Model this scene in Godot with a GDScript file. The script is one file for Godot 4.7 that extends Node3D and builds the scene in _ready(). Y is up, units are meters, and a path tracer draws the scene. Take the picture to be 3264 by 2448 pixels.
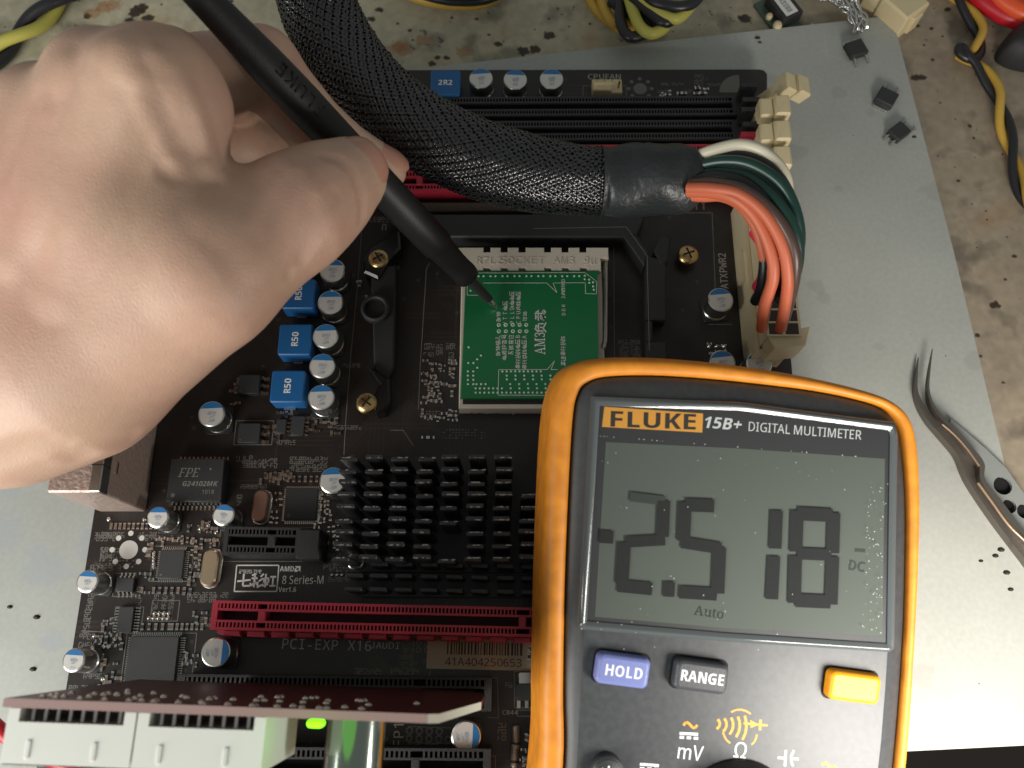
extends Node3D
# All builders work in millimetres; commit() turns them into metres.
const MM := 0.001
var rng := RandomNumberGenerator.new()
var M := {}
var fonts := {}


class MB:
	var v := PackedVector3Array()
	var n := PackedVector3Array()
	var c := PackedColorArray()
	var tint := Color.WHITE
	var paint := false

	func tri(a: Vector3, b: Vector3, d: Vector3, na: Vector3, nb: Vector3, nd: Vector3) -> void:
		v.push_back(a)
		n.push_back(na)
		if (b - a).cross(d - a).dot(na + nb + nd) > 0.0:
			v.push_back(d)
			v.push_back(b)
			n.push_back(nd)
			n.push_back(nb)
		else:
			v.push_back(b)
			v.push_back(d)
			n.push_back(nb)
			n.push_back(nd)
		if paint:
			c.push_back(tint)
			c.push_back(tint)
			c.push_back(tint)

	func quad(a: Vector3, b: Vector3, d: Vector3, e: Vector3, nn: Vector3) -> void:
		tri(a, b, d, nn, nn, nn)
		tri(a, d, e, nn, nn, nn)

	func box(lo: Vector3, hi: Vector3, t := Transform3D()) -> void:
		var p := []
		for i in 8:
			p.append(t * Vector3(hi.x if i & 1 else lo.x, hi.y if i & 2 else lo.y, hi.z if i & 4 else lo.z))
		quad(p[0], p[1], p[3], p[2], -t.basis.z.normalized())
		quad(p[4], p[5], p[7], p[6], t.basis.z.normalized())
		quad(p[0], p[2], p[6], p[4], -t.basis.x.normalized())
		quad(p[1], p[3], p[7], p[5], t.basis.x.normalized())
		quad(p[2], p[3], p[7], p[6], t.basis.y.normalized())
		quad(p[0], p[1], p[5], p[4], -t.basis.y.normalized())

	# a flat outline in x and z pushed up from y0 to y1, with a chamfer of bev round its top edge
	func prism(outline: PackedVector2Array, y0: float, y1: float, bev := 0.0, t := Transform3D(), bottom := true) -> void:
		var poly := outline.duplicate()
		if not Geometry2D.is_polygon_clockwise(poly):
			poly.reverse()
		var k := poly.size()
		var en := PackedVector2Array()
		for i in k:
			var d := (poly[(i + 1) % k] - poly[i]).normalized()
			en.push_back(Vector2(-d.y, d.x))
		var mid := Vector2.ZERO
		for p in poly:
			mid += p / k
		var turn := 1.0
		var test := poly[0] + en[0] * 0.001 + (poly[1] - poly[0]) * 0.5
		if Geometry2D.is_point_in_polygon(test, poly):
			turn = -1.0
		var ins := PackedVector2Array()
		var vn := []
		for i in k:
			var a := en[(i + k - 1) % k] * turn
			var b := en[i] * turn
			ins.push_back(poly[i] - (a + b) / maxf(0.4, 1.0 + a.dot(b)) * bev)
			var s := (a + b).normalized()
			vn.append([s if a.dot(b) > 0.7 else b, s if a.dot(b) > 0.7 else a])
		for i in k:
			var j := (i + 1) % k
			var ni := Vector3(vn[i][0].x, 0, vn[i][0].y)
			var nj := Vector3(vn[j][1].x, 0, vn[j][1].y)
			var a0 := Vector3(poly[i].x, y0, poly[i].y)
			var b0 := Vector3(poly[j].x, y0, poly[j].y)
			var a1 := Vector3(poly[i].x, y1 - bev, poly[i].y)
			var b1 := Vector3(poly[j].x, y1 - bev, poly[j].y)
			var bi := t.basis * ni
			var bj := t.basis * nj
			tri(t * a0, t * a1, t * b1, bi, bi, bj)
			tri(t * a0, t * b1, t * b0, bi, bj, bj)
			if bev > 0.0:
				var ci := t.basis * (ni + Vector3.UP).normalized()
				var cj := t.basis * (nj + Vector3.UP).normalized()
				var a2 := Vector3(ins[i].x, y1, ins[i].y)
				var b2 := Vector3(ins[j].x, y1, ins[j].y)
				tri(t * a1, t * a2, t * b2, ci, ci, cj)
				tri(t * a1, t * b2, t * b1, ci, cj, cj)
		var up := t.basis * Vector3.UP
		var ix := Geometry2D.triangulate_polygon(ins)
		if ix.is_empty():
			for i in range(1, k - 1):
				ix.append_array([0, i, i + 1])
		for i in range(0, ix.size(), 3):
			tri(t * Vector3(ins[ix[i]].x, y1, ins[ix[i]].y), t * Vector3(ins[ix[i + 1]].x, y1, ins[ix[i + 1]].y), t * Vector3(ins[ix[i + 2]].x, y1, ins[ix[i + 2]].y), up, up, up)
		if bottom:
			ix = Geometry2D.triangulate_polygon(poly)
			for i in range(0, ix.size(), 3):
				tri(t * Vector3(poly[ix[i]].x, y0, poly[ix[i]].y), t * Vector3(poly[ix[i + 1]].x, y0, poly[ix[i + 1]].y), t * Vector3(poly[ix[i + 2]].x, y0, poly[ix[i + 2]].y), -up, -up, -up)

	# (radius, height) pairs turned about y; each band keeps a crisp edge
	func lathe(prof: PackedVector2Array, seg := 24, t := Transform3D()) -> void:
		for i in prof.size() - 1:
			var a := prof[i]
			var b := prof[i + 1]
			var d := (b - a).normalized()
			for s in seg:
				var q0 := TAU * s / seg
				var q1 := TAU * (s + 1) / seg
				var u0 := Vector3(cos(q0), 0, sin(q0))
				var u1 := Vector3(cos(q1), 0, sin(q1))
				var n0 := t.basis * (u0 * d.y - Vector3.UP * d.x)
				var n1 := t.basis * (u1 * d.y - Vector3.UP * d.x)
				var a0 := t * (u0 * a.x + Vector3.UP * a.y)
				var a1 := t * (u1 * a.x + Vector3.UP * a.y)
				var b0 := t * (u0 * b.x + Vector3.UP * b.y)
				var b1 := t * (u1 * b.x + Vector3.UP * b.y)
				if a.x > 0.0001:
					tri(a0, a1, b1, n0, n1, n1)
				if b.x > 0.0001:
					tri(a0, b1, b0, n0, n1, n0)

	# rows of points joined into one smooth skin
	func loft(rows: Array, closed := true, toward := Vector3.ZERO, axis := []) -> void:
		var h := rows.size()
		var w: int = rows[0].size()
		var nn := PackedVector3Array()
		nn.resize(h * w)
		for i in h - 1:
			for j in (w if closed else w - 1):
				var k := (j + 1) % w
				var fnn: Vector3 = (rows[i + 1][k] - rows[i][j]).cross(rows[i][k] - rows[i + 1][j])
				nn[i * w + j] += fnn
				nn[i * w + k] += fnn
				nn[(i + 1) * w + j] += fnn
				nn[(i + 1) * w + k] += fnn
		# the skin faces away from its own middle line, or along toward
		var score := 0.0
		for i in h:
			var mid := Vector3.ZERO
			if axis.size():
				mid = axis[i]
			else:
				for p in rows[i]:
					mid += p / w
			for j in w:
				score += nn[i * w + j].dot(toward if toward != Vector3.ZERO else rows[i][j] - mid)
		for i in nn.size():
			nn[i] = nn[i].normalized() * (-1.0 if score < 0.0 else 1.0)
		for i in h - 1:
			for j in (w if closed else w - 1):
				var k := (j + 1) % w
				tri(rows[i][j], rows[i + 1][j], rows[i + 1][k], nn[i * w + j], nn[(i + 1) * w + j], nn[(i + 1) * w + k])
				tri(rows[i][j], rows[i + 1][k], rows[i][k], nn[i * w + j], nn[(i + 1) * w + k], nn[i * w + k])

	func tube(pts: Array, r, seg := 8, caps := true, flat := 1.0) -> void:
		var fr := frames(pts)
		var rows := []
		for i in pts.size():
			var rad: float = r[i] if r is Array or r is PackedFloat32Array else r
			var row := PackedVector3Array()
			for s in seg:
				var q := TAU * s / seg
				row.push_back(pts[i] + (fr[i][0] * cos(q) + fr[i][1] * sin(q) * flat) * rad)
			rows.append(row)
		loft(rows, true, Vector3.ZERO, pts)
		if caps:
			for e in [0, pts.size() - 1]:
				var other: Vector3 = pts[1] if e == 0 else pts[e - 1]
				var d: Vector3 = (pts[e] - other).normalized()
				for s in seg:
					tri(pts[e], rows[e][s], rows[e][(s + 1) % seg], d, d, d)

	static func frames(pts: Array) -> Array:
		var out := []
		var t0: Vector3 = (pts[1] - pts[0]).normalized()
		var side := t0.cross(Vector3.UP if absf(t0.y) < 0.9 else Vector3.RIGHT).normalized()
		for i in pts.size():
			var t: Vector3 = (pts[mini(i + 1, pts.size() - 1)] - pts[maxi(i - 1, 0)]).normalized()
			side = (side - t * side.dot(t)).normalized()
			out.append([side, t.cross(side), t])
		return out

	# flat strip from a to b in the plane y
	func bar(a: Vector2, b: Vector2, w: float, y: float, t := Transform3D()) -> void:
		var d := (b - a).normalized() * w * 0.5
		var s := Vector2(-d.y, d.x)
		quad(t * Vector3(a.x + s.x, y, a.y + s.y), t * Vector3(b.x + s.x, y, b.y + s.y), t * Vector3(b.x - s.x, y, b.y - s.y), t * Vector3(a.x - s.x, y, a.y - s.y), t.basis * Vector3.UP)

	func path(pts: Array, w: float, y: float, t := Transform3D()) -> void:
		for i in pts.size() - 1:
			bar(pts[i], pts[i + 1], w, y, t)


func commit(mb: MB, called: String, m: Material, parent: Node = self, local := false, plane := 0.0) -> MeshInstance3D:
	var off := Vector3.ZERO
	if not local:
		var p := parent
		while p != self and p is Node3D:
			off += p.position / MM
			p = p.get_parent()
	var a := []
	a.resize(Mesh.ARRAY_MAX)
	var vv := mb.v.duplicate()
	for i in vv.size():
		vv[i] = (vv[i] - off) * MM
	a[Mesh.ARRAY_VERTEX] = vv
	a[Mesh.ARRAY_NORMAL] = mb.n
	if mb.paint:
		a[Mesh.ARRAY_COLOR] = mb.c
	if plane > 0.0:
		var uv := PackedVector2Array()
		for p in mb.v:
			uv.push_back(Vector2(p.x / plane + 0.5, (p.z + 170.0) / plane + 0.5))
		a[Mesh.ARRAY_TEX_UV] = uv
	var me := ArrayMesh.new()
	me.add_surface_from_arrays(Mesh.PRIMITIVE_TRIANGLES, a)
	me.surface_set_material(0, m)
	var o := MeshInstance3D.new()
	o.name = called
	o.mesh = me
	parent.add_child(o, true)
	return o


func node(called: String, parent: Node, at := Vector3.ZERO, turn := 0.0) -> Node3D:
	var o := Node3D.new()
	o.name = called
	o.position = at * MM
	o.rotation.y = deg_to_rad(turn)
	parent.add_child(o, true)
	return o


func tag(o: Node, label: String, category: String, group := "") -> Node:
	o.set_meta("label", label)
	o.set_meta("category", category)
	if group:
		o.set_meta("group", group)
	return o


func thing(called: String, label: String, category: String, at := Vector3.ZERO, turn := 0.0, group := "") -> Node3D:
	var o := node(called, self, at, turn)
	tag(o, label, category, group)
	return o


func place(proto: Node3D, called: String, parent: Node, at: Vector3, turn := 0.0) -> Node3D:
	var o: Node3D = proto.duplicate()
	o.name = called
	o.position = at * MM
	o.rotation.y = deg_to_rad(turn)
	parent.add_child(o, true)
	return o


func col(r: float, g: float, b: float) -> Color:
	return Color(r / 255.0, g / 255.0, b / 255.0)


func mat(c: Color, rough := 0.5, metal := 0.0, bump := 0.0, grain := 60.0) -> StandardMaterial3D:
	var m := StandardMaterial3D.new()
	m.albedo_color = c
	m.roughness = rough
	m.metallic = metal
	if bump > 0.0:
		m.heightmap_enabled = true
		m.heightmap_texture = M.noise
		m.heightmap_scale = bump
		m.uv1_triplanar = true
		m.uv1_scale = Vector3.ONE * grain
	return m


# a surface whose own colour drifts between two tones
func mottle(m: StandardMaterial3D, a: Color, b: Color, freq: float, grain: float, seed_: int) -> StandardMaterial3D:
	var t := noise_tex(freq, seed_, 5, 512)
	var g := Gradient.new()
	g.set_color(0, a)
	g.set_color(1, b)
	g.set_offset(0, 0.25)
	g.set_offset(1, 0.75)
	t.color_ramp = g
	m.albedo_color = Color.WHITE
	m.albedo_texture = t
	m.uv1_triplanar = true
	m.uv1_scale = Vector3.ONE * grain
	m.heightmap_scale *= 0.12
	return m


func noise_tex(freq: float, seed_: int, octaves := 4, size := 256) -> NoiseTexture2D:
	var f := FastNoiseLite.new()
	f.seed = seed_
	f.frequency = freq
	f.fractal_octaves = octaves
	var t := NoiseTexture2D.new()
	t.width = size
	t.height = size
	t.seamless = true
	t.noise = f
	return t


func rr(w: float, d: float, r := 0.5, seg := 3) -> PackedVector2Array:
	var out := PackedVector2Array()
	var cs := [Vector2(w / 2 - r, d / 2 - r), Vector2(-w / 2 + r, d / 2 - r), Vector2(-w / 2 + r, -d / 2 + r), Vector2(w / 2 - r, -d / 2 + r)]
	for i in 4:
		for s in seg + 1:
			var q := PI / 2 * (i + float(s) / seg)
			out.push_back(cs[i] + Vector2(cos(q), sin(q)) * r)
	return out


func moved(p: PackedVector2Array, by: Vector2, deg := 0.0) -> PackedVector2Array:
	var out := PackedVector2Array()
	for x in p:
		out.push_back(x.rotated(deg_to_rad(-deg)) + by)
	return out


func disc(r: float, seg := 20, at := Vector2.ZERO) -> PackedVector2Array:
	var out := PackedVector2Array()
	for s in seg:
		out.push_back(at + Vector2(cos(TAU * s / seg), sin(TAU * s / seg)) * r)
	return out


func spline(k: Array, per := 8, closed := false) -> Array:
	var out := []
	var m := k.size()
	for i in (m if closed else m - 1):
		var a = k[(i + m - 1) % m] if closed else k[maxi(i - 1, 0)]
		var b = k[i]
		var c = k[(i + 1) % m]
		var d = k[(i + 2) % m] if closed else k[mini(i + 2, m - 1)]
		for s in per:
			var t := float(s) / per
			out.append(0.5 * (2.0 * b + (c - a) * t + (2.0 * a - 5.0 * b + 4.0 * c - d) * t * t + (3.0 * b - a - 3.0 * c + d) * t * t * t))
	if not closed:
		out.append(k[m - 1])
	return out


func flat(at: Vector3, deg := 0.0) -> Transform3D:
	return Transform3D(Basis(Vector3.UP, deg_to_rad(deg)) * Basis(Vector3.RIGHT, -PI / 2), at)


# raised or printed lettering; h is the height of a capital
func letters(mb: MB, s: String, t: Transform3D, h: float, style := "sans", depth := 0.06, wide := 1.0, slant := 0.0, align := 1) -> void:
	if not fonts.has(style):
		var sf := SystemFont.new()
		sf.font_names = PackedStringArray([{"sans": "Droid Sans", "bold": "Droid Sans", "serif": "Droid Serif", "mono": "Droid Sans Mono"}[style]])
		sf.font_weight = 700 if style == "bold" else 400
		fonts[style] = sf
	var tm := TextMesh.new()
	tm.font = fonts[style]
	tm.text = s
	tm.font_size = 32
	tm.pixel_size = h / 0.714 / 32.0
	tm.depth = depth
	tm.curve_step = 4.0
	tm.horizontal_alignment = [HORIZONTAL_ALIGNMENT_LEFT, HORIZONTAL_ALIGNMENT_CENTER, HORIZONTAL_ALIGNMENT_RIGHT][align]
	var arr := tm.get_mesh_arrays()
	var vs: PackedVector3Array = arr[Mesh.ARRAY_VERTEX]
	var ns: PackedVector3Array = arr[Mesh.ARRAY_NORMAL]
	var ix: PackedInt32Array = arr[Mesh.ARRAY_INDEX] if arr[Mesh.ARRAY_INDEX] != null else PackedInt32Array(range(vs.size()))
	var lo := 1e9
	var hi := -1e9
	for p in vs:
		lo = minf(lo, p.y)
		hi = maxf(hi, p.y)
	var mid := (lo + hi) / 2
	var sh := Basis(Vector3(wide, 0, 0), Vector3(slant, 1, 0), Vector3(0, 0, 1))
	var tt := t * Transform3D(sh, Vector3.ZERO)
	for i in range(0, ix.size(), 3):
		var p := []
		var q := []
		for j in 3:
			p.append(tt * (vs[ix[i + j]] - Vector3(0, mid, 0)))
			q.append((t.basis * ns[ix[i + j]]).normalized())
		if depth > 0.1 or ns[ix[i]].z > 0.5:
			mb.tri(p[0], p[1], p[2], q[0], q[1], q[2])


# far too small to read: rows of seven-segment-like marks
func micro(mb: MB, at: Vector2, count: int, h: float, deg := 0.0, y := 0.05) -> void:
	var t := Transform3D(Basis(Vector3.UP, deg_to_rad(deg)), Vector3(at.x, 0, at.y))
	var w := h * 0.5
	var segs := [[0, -1, 1, -1], [0, 0, 1, 0], [0, 1, 1, 1], [0, -1, 0, 0], [0, 0, 0, 1], [1, -1, 1, 0], [1, 0, 1, 1]]
	for i in count:
		var x := (i - count / 2.0) * h * 0.8
		for s in segs:
			if rng.randf() < 0.66:
				mb.bar(Vector2(x + s[0] * w, s[1] * h / 2), Vector2(x + s[2] * w, s[3] * h / 2), h * 0.15, y, t)


const HAN := {
	"负": "40 13;31 71 53;23 27;23 83 87;54 56 19;57 99", "载": "31 34;11 51;03 93;15 55;25 17 57;07 67;35 39;60 65 79 97;86 58;71 83",
	"时": "11 18 48 41 11;14 44;53 93;73 78 68;65 67", "钟": "20 03;12 42;14 44;24 28 46;52 92 96 56 52;70 79", "输": "02 42;20 15 45;37 39;06 46;70 42;70 92;53 83;54 58 78 74 54;94 98",
	"入": "30 50 43 09;46 99", "电": "13 83 87 17 13;15 85;40 48 98 96", "源": "02 13;05 16;09 26;31 91;32 28;43 83 86 46 43;66 69;47 49;87 89", "好": "02 42;20 16 49;41 37 09;51 91 73;73 78;55 95",
	"信": "30 03;24 29;50 52;32 92;43 83;45 85;47 87 89 49 47", "号": "20 80 83 23 20;05 95;35 37 87 89", "系": "10 80;40 23 63;63 25 75;47 49;26 18;66 88", "统": "20 03 33 06 36;09 38;60 61;42 92;62 44 84;54 57 39;74 78 98",
	"复": "30 13;21 81;22 82 85 25 22;35 17;36 86 19;47 99", "位": "30 03;24 29;60 61;42 92;54 56;84 77;39 99", "串": "21 81 83 23 21;15 85 87 17 15;50 59", "行": "30 04;34 06;26 29;52 92;45 95;75 79",
	"总": "20 32;80 62;23 83 86 26 23;18 09;37 39 69;86 98", "线": "30 04 34 07 37;09 38;42 92;45 95;61 66 79 97;86 68", "压": "10 10 90;10 16 09;24 84;54 59;18 98;76 87", "供": "30 03;24 29;52 56;82 86;43 93;46 96;58 49;87 98",
	"内": "12 19;12 92 99;50 54 27;55 77", "核": "02 42;20 29;24 06;51 61;42 92;62 54 74 47;85 49;77 99", "接": "02 32;20 28 18;06 35;61 62;42 92;53 54;83 74;44 94;65 57 88;86 49", "地": "03 43;21 27;08 47;54 95 96;71 76;52 58 98",
	"口": "22 28 88 82 22", "存": "02 92;40 06;26 29;44 84 66 69;47 97", "高": "40 41;11 91;33 73 74 34 33;16 96 98;16 19;37 67 68 38 37", "速": "01 12;04 14 17 09;19 99;32 92;43 83 85 43;60 68;55 37;75 87",
	"七": "05 94;40 48 98 96", "彩": "40 11;12 12;42 33;13 53;36 66;30 39;45 18;46 68;90 72;93 65;97 59", "虹": "13 43 46 16 13;20 29;08 47;42 42;52 92;72 78;58 98",
}


# strokes on a ten by ten grid; at is the centre of the glyph, x runs along deg
func han(mb: MB, s: String, at: Vector2, h: float, deg: float, w: float, y := 0.05, step := 1.05) -> void:
	var t := Transform3D(Basis(Vector3.UP, deg_to_rad(deg)), Vector3(at.x, 0, at.y))
	for i in s.length():
		var x0 := (i - (s.length() - 1) / 2.0) * h * step
		if not HAN.has(s[i]):
			letters(mb, s[i], t * flat(Vector3(x0, y, 0)), h * 0.8, "sans")
			continue
		for st in HAN[s[i]].split(";"):
			var pts := []
			for d in st.split(" "):
				pts.append(Vector2(x0 + (d.to_int() / 10 - 4.5) / 9.5 * h, (d.to_int() % 10 - 4.5) / 9.5 * h))
			for k in pts.size() - 1:
				if pts[k] != pts[k + 1]:
					mb.bar(pts[k], pts[k + 1], w, y, t)


func _ready() -> void:
	rng.seed = 7
	view_and_light()
	materials()
	setting()
	motherboard()
	test_board()
	diagnostic_card()
	power_cable()
	multimeter()
	probe()
	hand()
	loose_things()


func view_and_light() -> void:
	var cam := Camera3D.new()
	cam.name = "camera"
	cam.position = Vector3(0, 0.25, 0)
	cam.rotation_degrees = Vector3(-72, 0, 0)
	cam.near = 0.01
	cam.far = 20.0
	var lens := CameraAttributesPhysical.new()
	lens.frustum_focal_length = 26.763
	lens.frustum_focus_distance = 0.245
	lens.frustum_near = 0.01
	lens.frustum_far = 20.0
	lens.exposure_aperture = 16.0
	cam.attributes = lens
	cam.fov = 48.3
	add_child(cam)
	cam.current = true
	var env := Environment.new()
	env.background_mode = Environment.BG_COLOR
	env.background_color = Color(0.53, 0.54, 0.53)
	env.background_energy_multiplier = 0.9
	env.tonemap_mode = Environment.TONE_MAPPER_LINEAR
	env.tonemap_exposure = 1.0
	env.sdfgi_enabled = true
	env.ssao_enabled = true
	env.ssil_enabled = true
	var we := WorldEnvironment.new()
	we.name = "world_environment"
	we.environment = env
	add_child(we)
	# window light behind the photographer, who keeps it off the middle: one share from each side
	lamp("window_light_right", Vector3(132, 95, 72), Vector3(136, -6, 10), Vector2(0.07, 0.06), 0.048, Color(1.0, 0.975, 0.94))
	lamp("window_light_left", Vector3(-330, 175, 215), Vector3(-90, 0, -60), Vector2(0.3, 0.26), 0.255, Color(1.0, 0.99, 0.97))


func lamp(called: String, at: Vector3, aim: Vector3, size: Vector2, energy: float, c: Color) -> void:
	var l := AreaLight3D.new()
	l.name = called
	l.area_size = size
	l.light_energy = energy
	l.light_color = c
	l.area_range = 5.0
	l.shadow_enabled = true
	add_child(l)
	l.look_at_from_position(at * MM, aim * MM)


func materials() -> void:
	M.noise = noise_tex(0.03, 3)
	M.fine = noise_tex(0.12, 5, 3)
	M.pcb = mat(Color.WHITE, 0.36)
	M.pcb.albedo_texture = traces()
	M.silk = mat(col(176, 172, 164), 0.6)
	M.silk_dim = mat(col(112, 110, 104), 0.6)
	M.silk_bright = mat(col(212, 210, 204), 0.6)
	M.black = mat(col(44, 44, 45), 0.42, 0.0, 0.004, 300)
	M.black_dull = mat(col(38, 38, 39), 0.6, 0.0, 0.006, 200)
	M.black_gloss = mat(col(20, 20, 21), 0.22)
	M.void = mat(col(10, 9, 9), 0.8)
	M.red = mat(col(168, 42, 60), 0.45, 0.0, 0.003, 200)
	M.red_dark = mat(col(52, 6, 14), 0.7)
	M.cream = mat(col(214, 198, 158), 0.5, 0.0, 0.004, 250)
	M.socket_cream = mat(col(206, 196, 180), 0.55, 0.0, 0.004, 250)
	M.nylon = mat(col(204, 188, 154), 0.4, 0.0, 0.004, 250)
	M.nylon.subsurf_scatter_enabled = true
	M.nylon.subsurf_scatter_strength = 0.1
	M.alu = mat(col(214, 214, 210), 0.28, 1.0)
	M.can_top = mat(col(206, 204, 198), 0.42, 0.15, 0.003, 400)
	M.solder = mat(col(205, 203, 198), 0.25, 1.0)
	M.steel = mat(col(168, 166, 160), 0.32, 1.0, 0.003, 150)
	M.brass = mat(col(196, 168, 118), 0.3, 1.0)
	M.cap_blue = mat(col(38, 110, 168), 0.45)
	M.choke = mat(col(26, 94, 152), 0.45, 0.0, 0.004, 300)
	M.white = mat(col(226, 226, 222), 0.5)
	M.gold = mat(col(190, 160, 90), 0.35, 1.0)
	M.chip = mat(col(48, 49, 50), 0.55, 0.0, 0.004, 400)
	M.green = mat(col(16, 104, 60), 0.36)
	M.green_edge = mat(col(120, 150, 110), 0.5)
	M.red_wire = mat(col(186, 24, 40), 0.4)
	M.black_wire = mat(col(22, 22, 23), 0.38)
	M.tan_part = mat(col(116, 92, 72), 0.5)
	M.grey_part = mat(col(92, 88, 84), 0.5)


func traces() -> ImageTexture:
	var r := RandomNumberGenerator.new()
	r.seed = 21
	var n := 1024
	var im := Image.create(n, n, false, Image.FORMAT_RGB8)
	im.fill(col(37, 33, 31))
	for k in 1500:
		var x := r.randi_range(0, n - 1)
		var y := r.randi_range(0, n - 1)
		var dirs := [Vector2i(1, 0), Vector2i(0, 1), Vector2i(1, 1), Vector2i(1, -1)]
		var d: Vector2i = dirs[r.randi_range(0, 3)]
		var b := r.randf_range(0.0, 1.0)
		var c := col(43 + 14 * b, 38 + 10 * b, 34 + 7 * b)
		var lanes := r.randi_range(1, 5)
		var reach := r.randi_range(12, 60)
		for s in reach:
			for l in lanes:
				var px := x + d.x * s + (l * 3 if d.x == 0 or d.y != 0 else 0)
				var py := y + d.y * s + (l * 3 if d.y == 0 else 0)
				if px >= 0 and py >= 0 and px < n and py < n:
					im.set_pixel(px, py, c)
	for k in 900:
		var x := r.randi_range(2, n - 3)
		var y := r.randi_range(2, n - 3)
		im.fill_rect(Rect2i(x, y, 2, 2), col(72, 62, 52))
	return ImageTexture.create_from_image(im)


func bench_picture() -> ImageTexture:
	var n := 1152
	var layers := []
	for s in [[0.006, 11, 4], [0.02, 12, 4], [0.09, 13, 3]]:
		var f := FastNoiseLite.new()
		f.seed = s[1]
		f.frequency = s[0]
		f.fractal_octaves = s[2]
		layers.append(f.get_image(n, n, false, false, false).get_data())
	var a: PackedByteArray = layers[0]
	var b: PackedByteArray = layers[1]
	var c: PackedByteArray = layers[2]
	var out := PackedByteArray()
	out.resize(n * n * 3)
	for i in n * n:
		var x := i % n
		var u := float(x) / n
		var big := (a[i] - 128) / 128.0
		var mid := (b[i] - 128) / 128.0
		var fine := (c[i] - 128) / 128.0
		var k := 1.0 + 0.10 * big + 0.07 * mid + 0.07 * fine
		var rd := 176.0
		var gr := 170.0
		var bl := 146.0
		var brown := clampf((u - 0.62) * 6.0, 0.0, 1.0)
		rd = lerpf(rd, 158.0, brown)
		gr = lerpf(gr, 145.0, brown)
		bl = lerpf(bl, 126.0, brown)
		var grime := clampf(mid * 2.2 + big * 1.2 - 0.35, 0.0, 1.0)
		k *= 1.0 - 0.28 * grime
		var rust := clampf(big * 1.6 - mid - 0.45, 0.0, 1.0) * 0.5
		rd = lerpf(rd, 158.0, rust)
		gr = lerpf(gr, 124.0, rust)
		bl = lerpf(bl, 84.0, rust)
		if fine > 0.46 and mid > 0.2 and u < 0.7:
			k *= 0.6
		out[i * 3] = int(clampf(rd * k, 0, 255))
		out[i * 3 + 1] = int(clampf(gr * k, 0, 255))
		out[i * 3 + 2] = int(clampf(bl * k, 0, 255))
	var im := Image.create_from_data(n, n, false, Image.FORMAT_RGB8, out)
	# burns, spilled flux and rust marks where they are on the bench: place, size, stretch
	var marks := [Vector2(4.04, -211.31), Vector2(8.01, -212.2), Vector2(13.2, -218.18), Vector2(-5.33, -214.39), Vector2(-27.34, -208.53), Vector2(-23.94, -208.25), Vector2(-37.68, -220.47), Vector2(-13.15, -225.5), Vector2(-49.27, -229.58), Vector2(-29.24, -205.89), Vector2(-42.37, -223.4), Vector2(-8.49, -218.53), Vector2(-22.36, -226.2)]
	marks += [Vector2(-138.84, -228.95), Vector2(-134.31, -225.62), Vector2(-140.99, -224.8), Vector2(-137.01, -230.63), Vector2(-52.1, -225.62), Vector2(-48.88, -229.37), Vector2(-156.92, -226.87), Vector2(-104.54, -233.56)]
	marks += [Vector2(85.73, -225.61), Vector2(144.97, -199.74), Vector2(147.18, -200), Vector2(160.96, -179.72), Vector2(153.17, -157.75), Vector2(148.82, -222.36), Vector2(153.67, -221.34), Vector2(152.13, -207.56), Vector2(149.8, -213.97), Vector2(161.44, -174.66), Vector2(161.11, -229.85), Vector2(84.1, -226.09)]
	marks += [Vector2(157.89, -111.54), Vector2(150.18, -100.82), Vector2(167.27, -129.01), Vector2(150.07, -93.64), Vector2(148.1, -74.4), Vector2(155.79, -84.7)]
	var sizes := [2.6, 2.2, 2.3, 1.7, 1.2, 1.2, 0.9, 0.8, 1.5, 1.6, 0.7, 0.7, 0.6, 3.4, 2.6, 1.8, 2.4, 1.6, 1.0, 1.6, 0.9, 2.6, 1.9, 1.5, 0.9, 0.8, 0.9, 0.8, 0.7, 0.6, 0.6, 1.4, 1.5, 1.8, 0.9, 0.9, 0.6, 0.8, 0.6]
	var f := FastNoiseLite.new()
	f.seed = 5
	f.frequency = 0.14
	for i in marks.size():
		blot(im, marks[i], sizes[i % sizes.size()], col(46, 36, 26), f, 0.9)
	for s in [Vector2(-40.83, -213.71), Vector2(-42.48, -212.34), Vector2(-39.33, -211.66), Vector2(-17.49, -210.97), Vector2(-32.38, -215.77)] + [Vector2(-155.07, -228.12), Vector2(-151.35, -230.63), Vector2(-148.12, -231.88)] + [Vector2(172.58, -223.47)]:
		blot(im, s, 3.4, col(150, 98, 58), f, 0.45)
	for i in 60:
		blot(im, Vector2(rng.randf_range(-200, 200), rng.randf_range(-250, 20)), rng.randf_range(0.15, 0.5), col(70, 58, 44), f, 0.8)
	return ImageTexture.create_from_image(im)


func blot(im: Image, at: Vector2, r: float, c: Color, f: FastNoiseLite, strength: float) -> void:
	var n := im.get_width()
	var k := n / 480.0
	var cx := (at.x / 480.0 + 0.5) * n
	var cy := ((at.y + 170.0) / 480.0 + 0.5) * n
	var rp := r * k
	for y in range(int(cy - rp * 1.7), int(cy + rp * 1.7) + 2):
		for x in range(int(cx - rp * 1.7), int(cx + rp * 1.7) + 2):
			if x < 0 or y < 0 or x >= n or y >= n:
				continue
			var d := Vector2(x - cx, (y - cy) * 1.25).length() / rp + 0.55 * f.get_noise_2d(x * 1.3, y * 1.3)
			if d < 1.0:
				im.set_pixel(x, y, im.get_pixel(x, y).lerp(c, strength * clampf((1.0 - d) * 4.0, 0.0, 1.0)))


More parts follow.
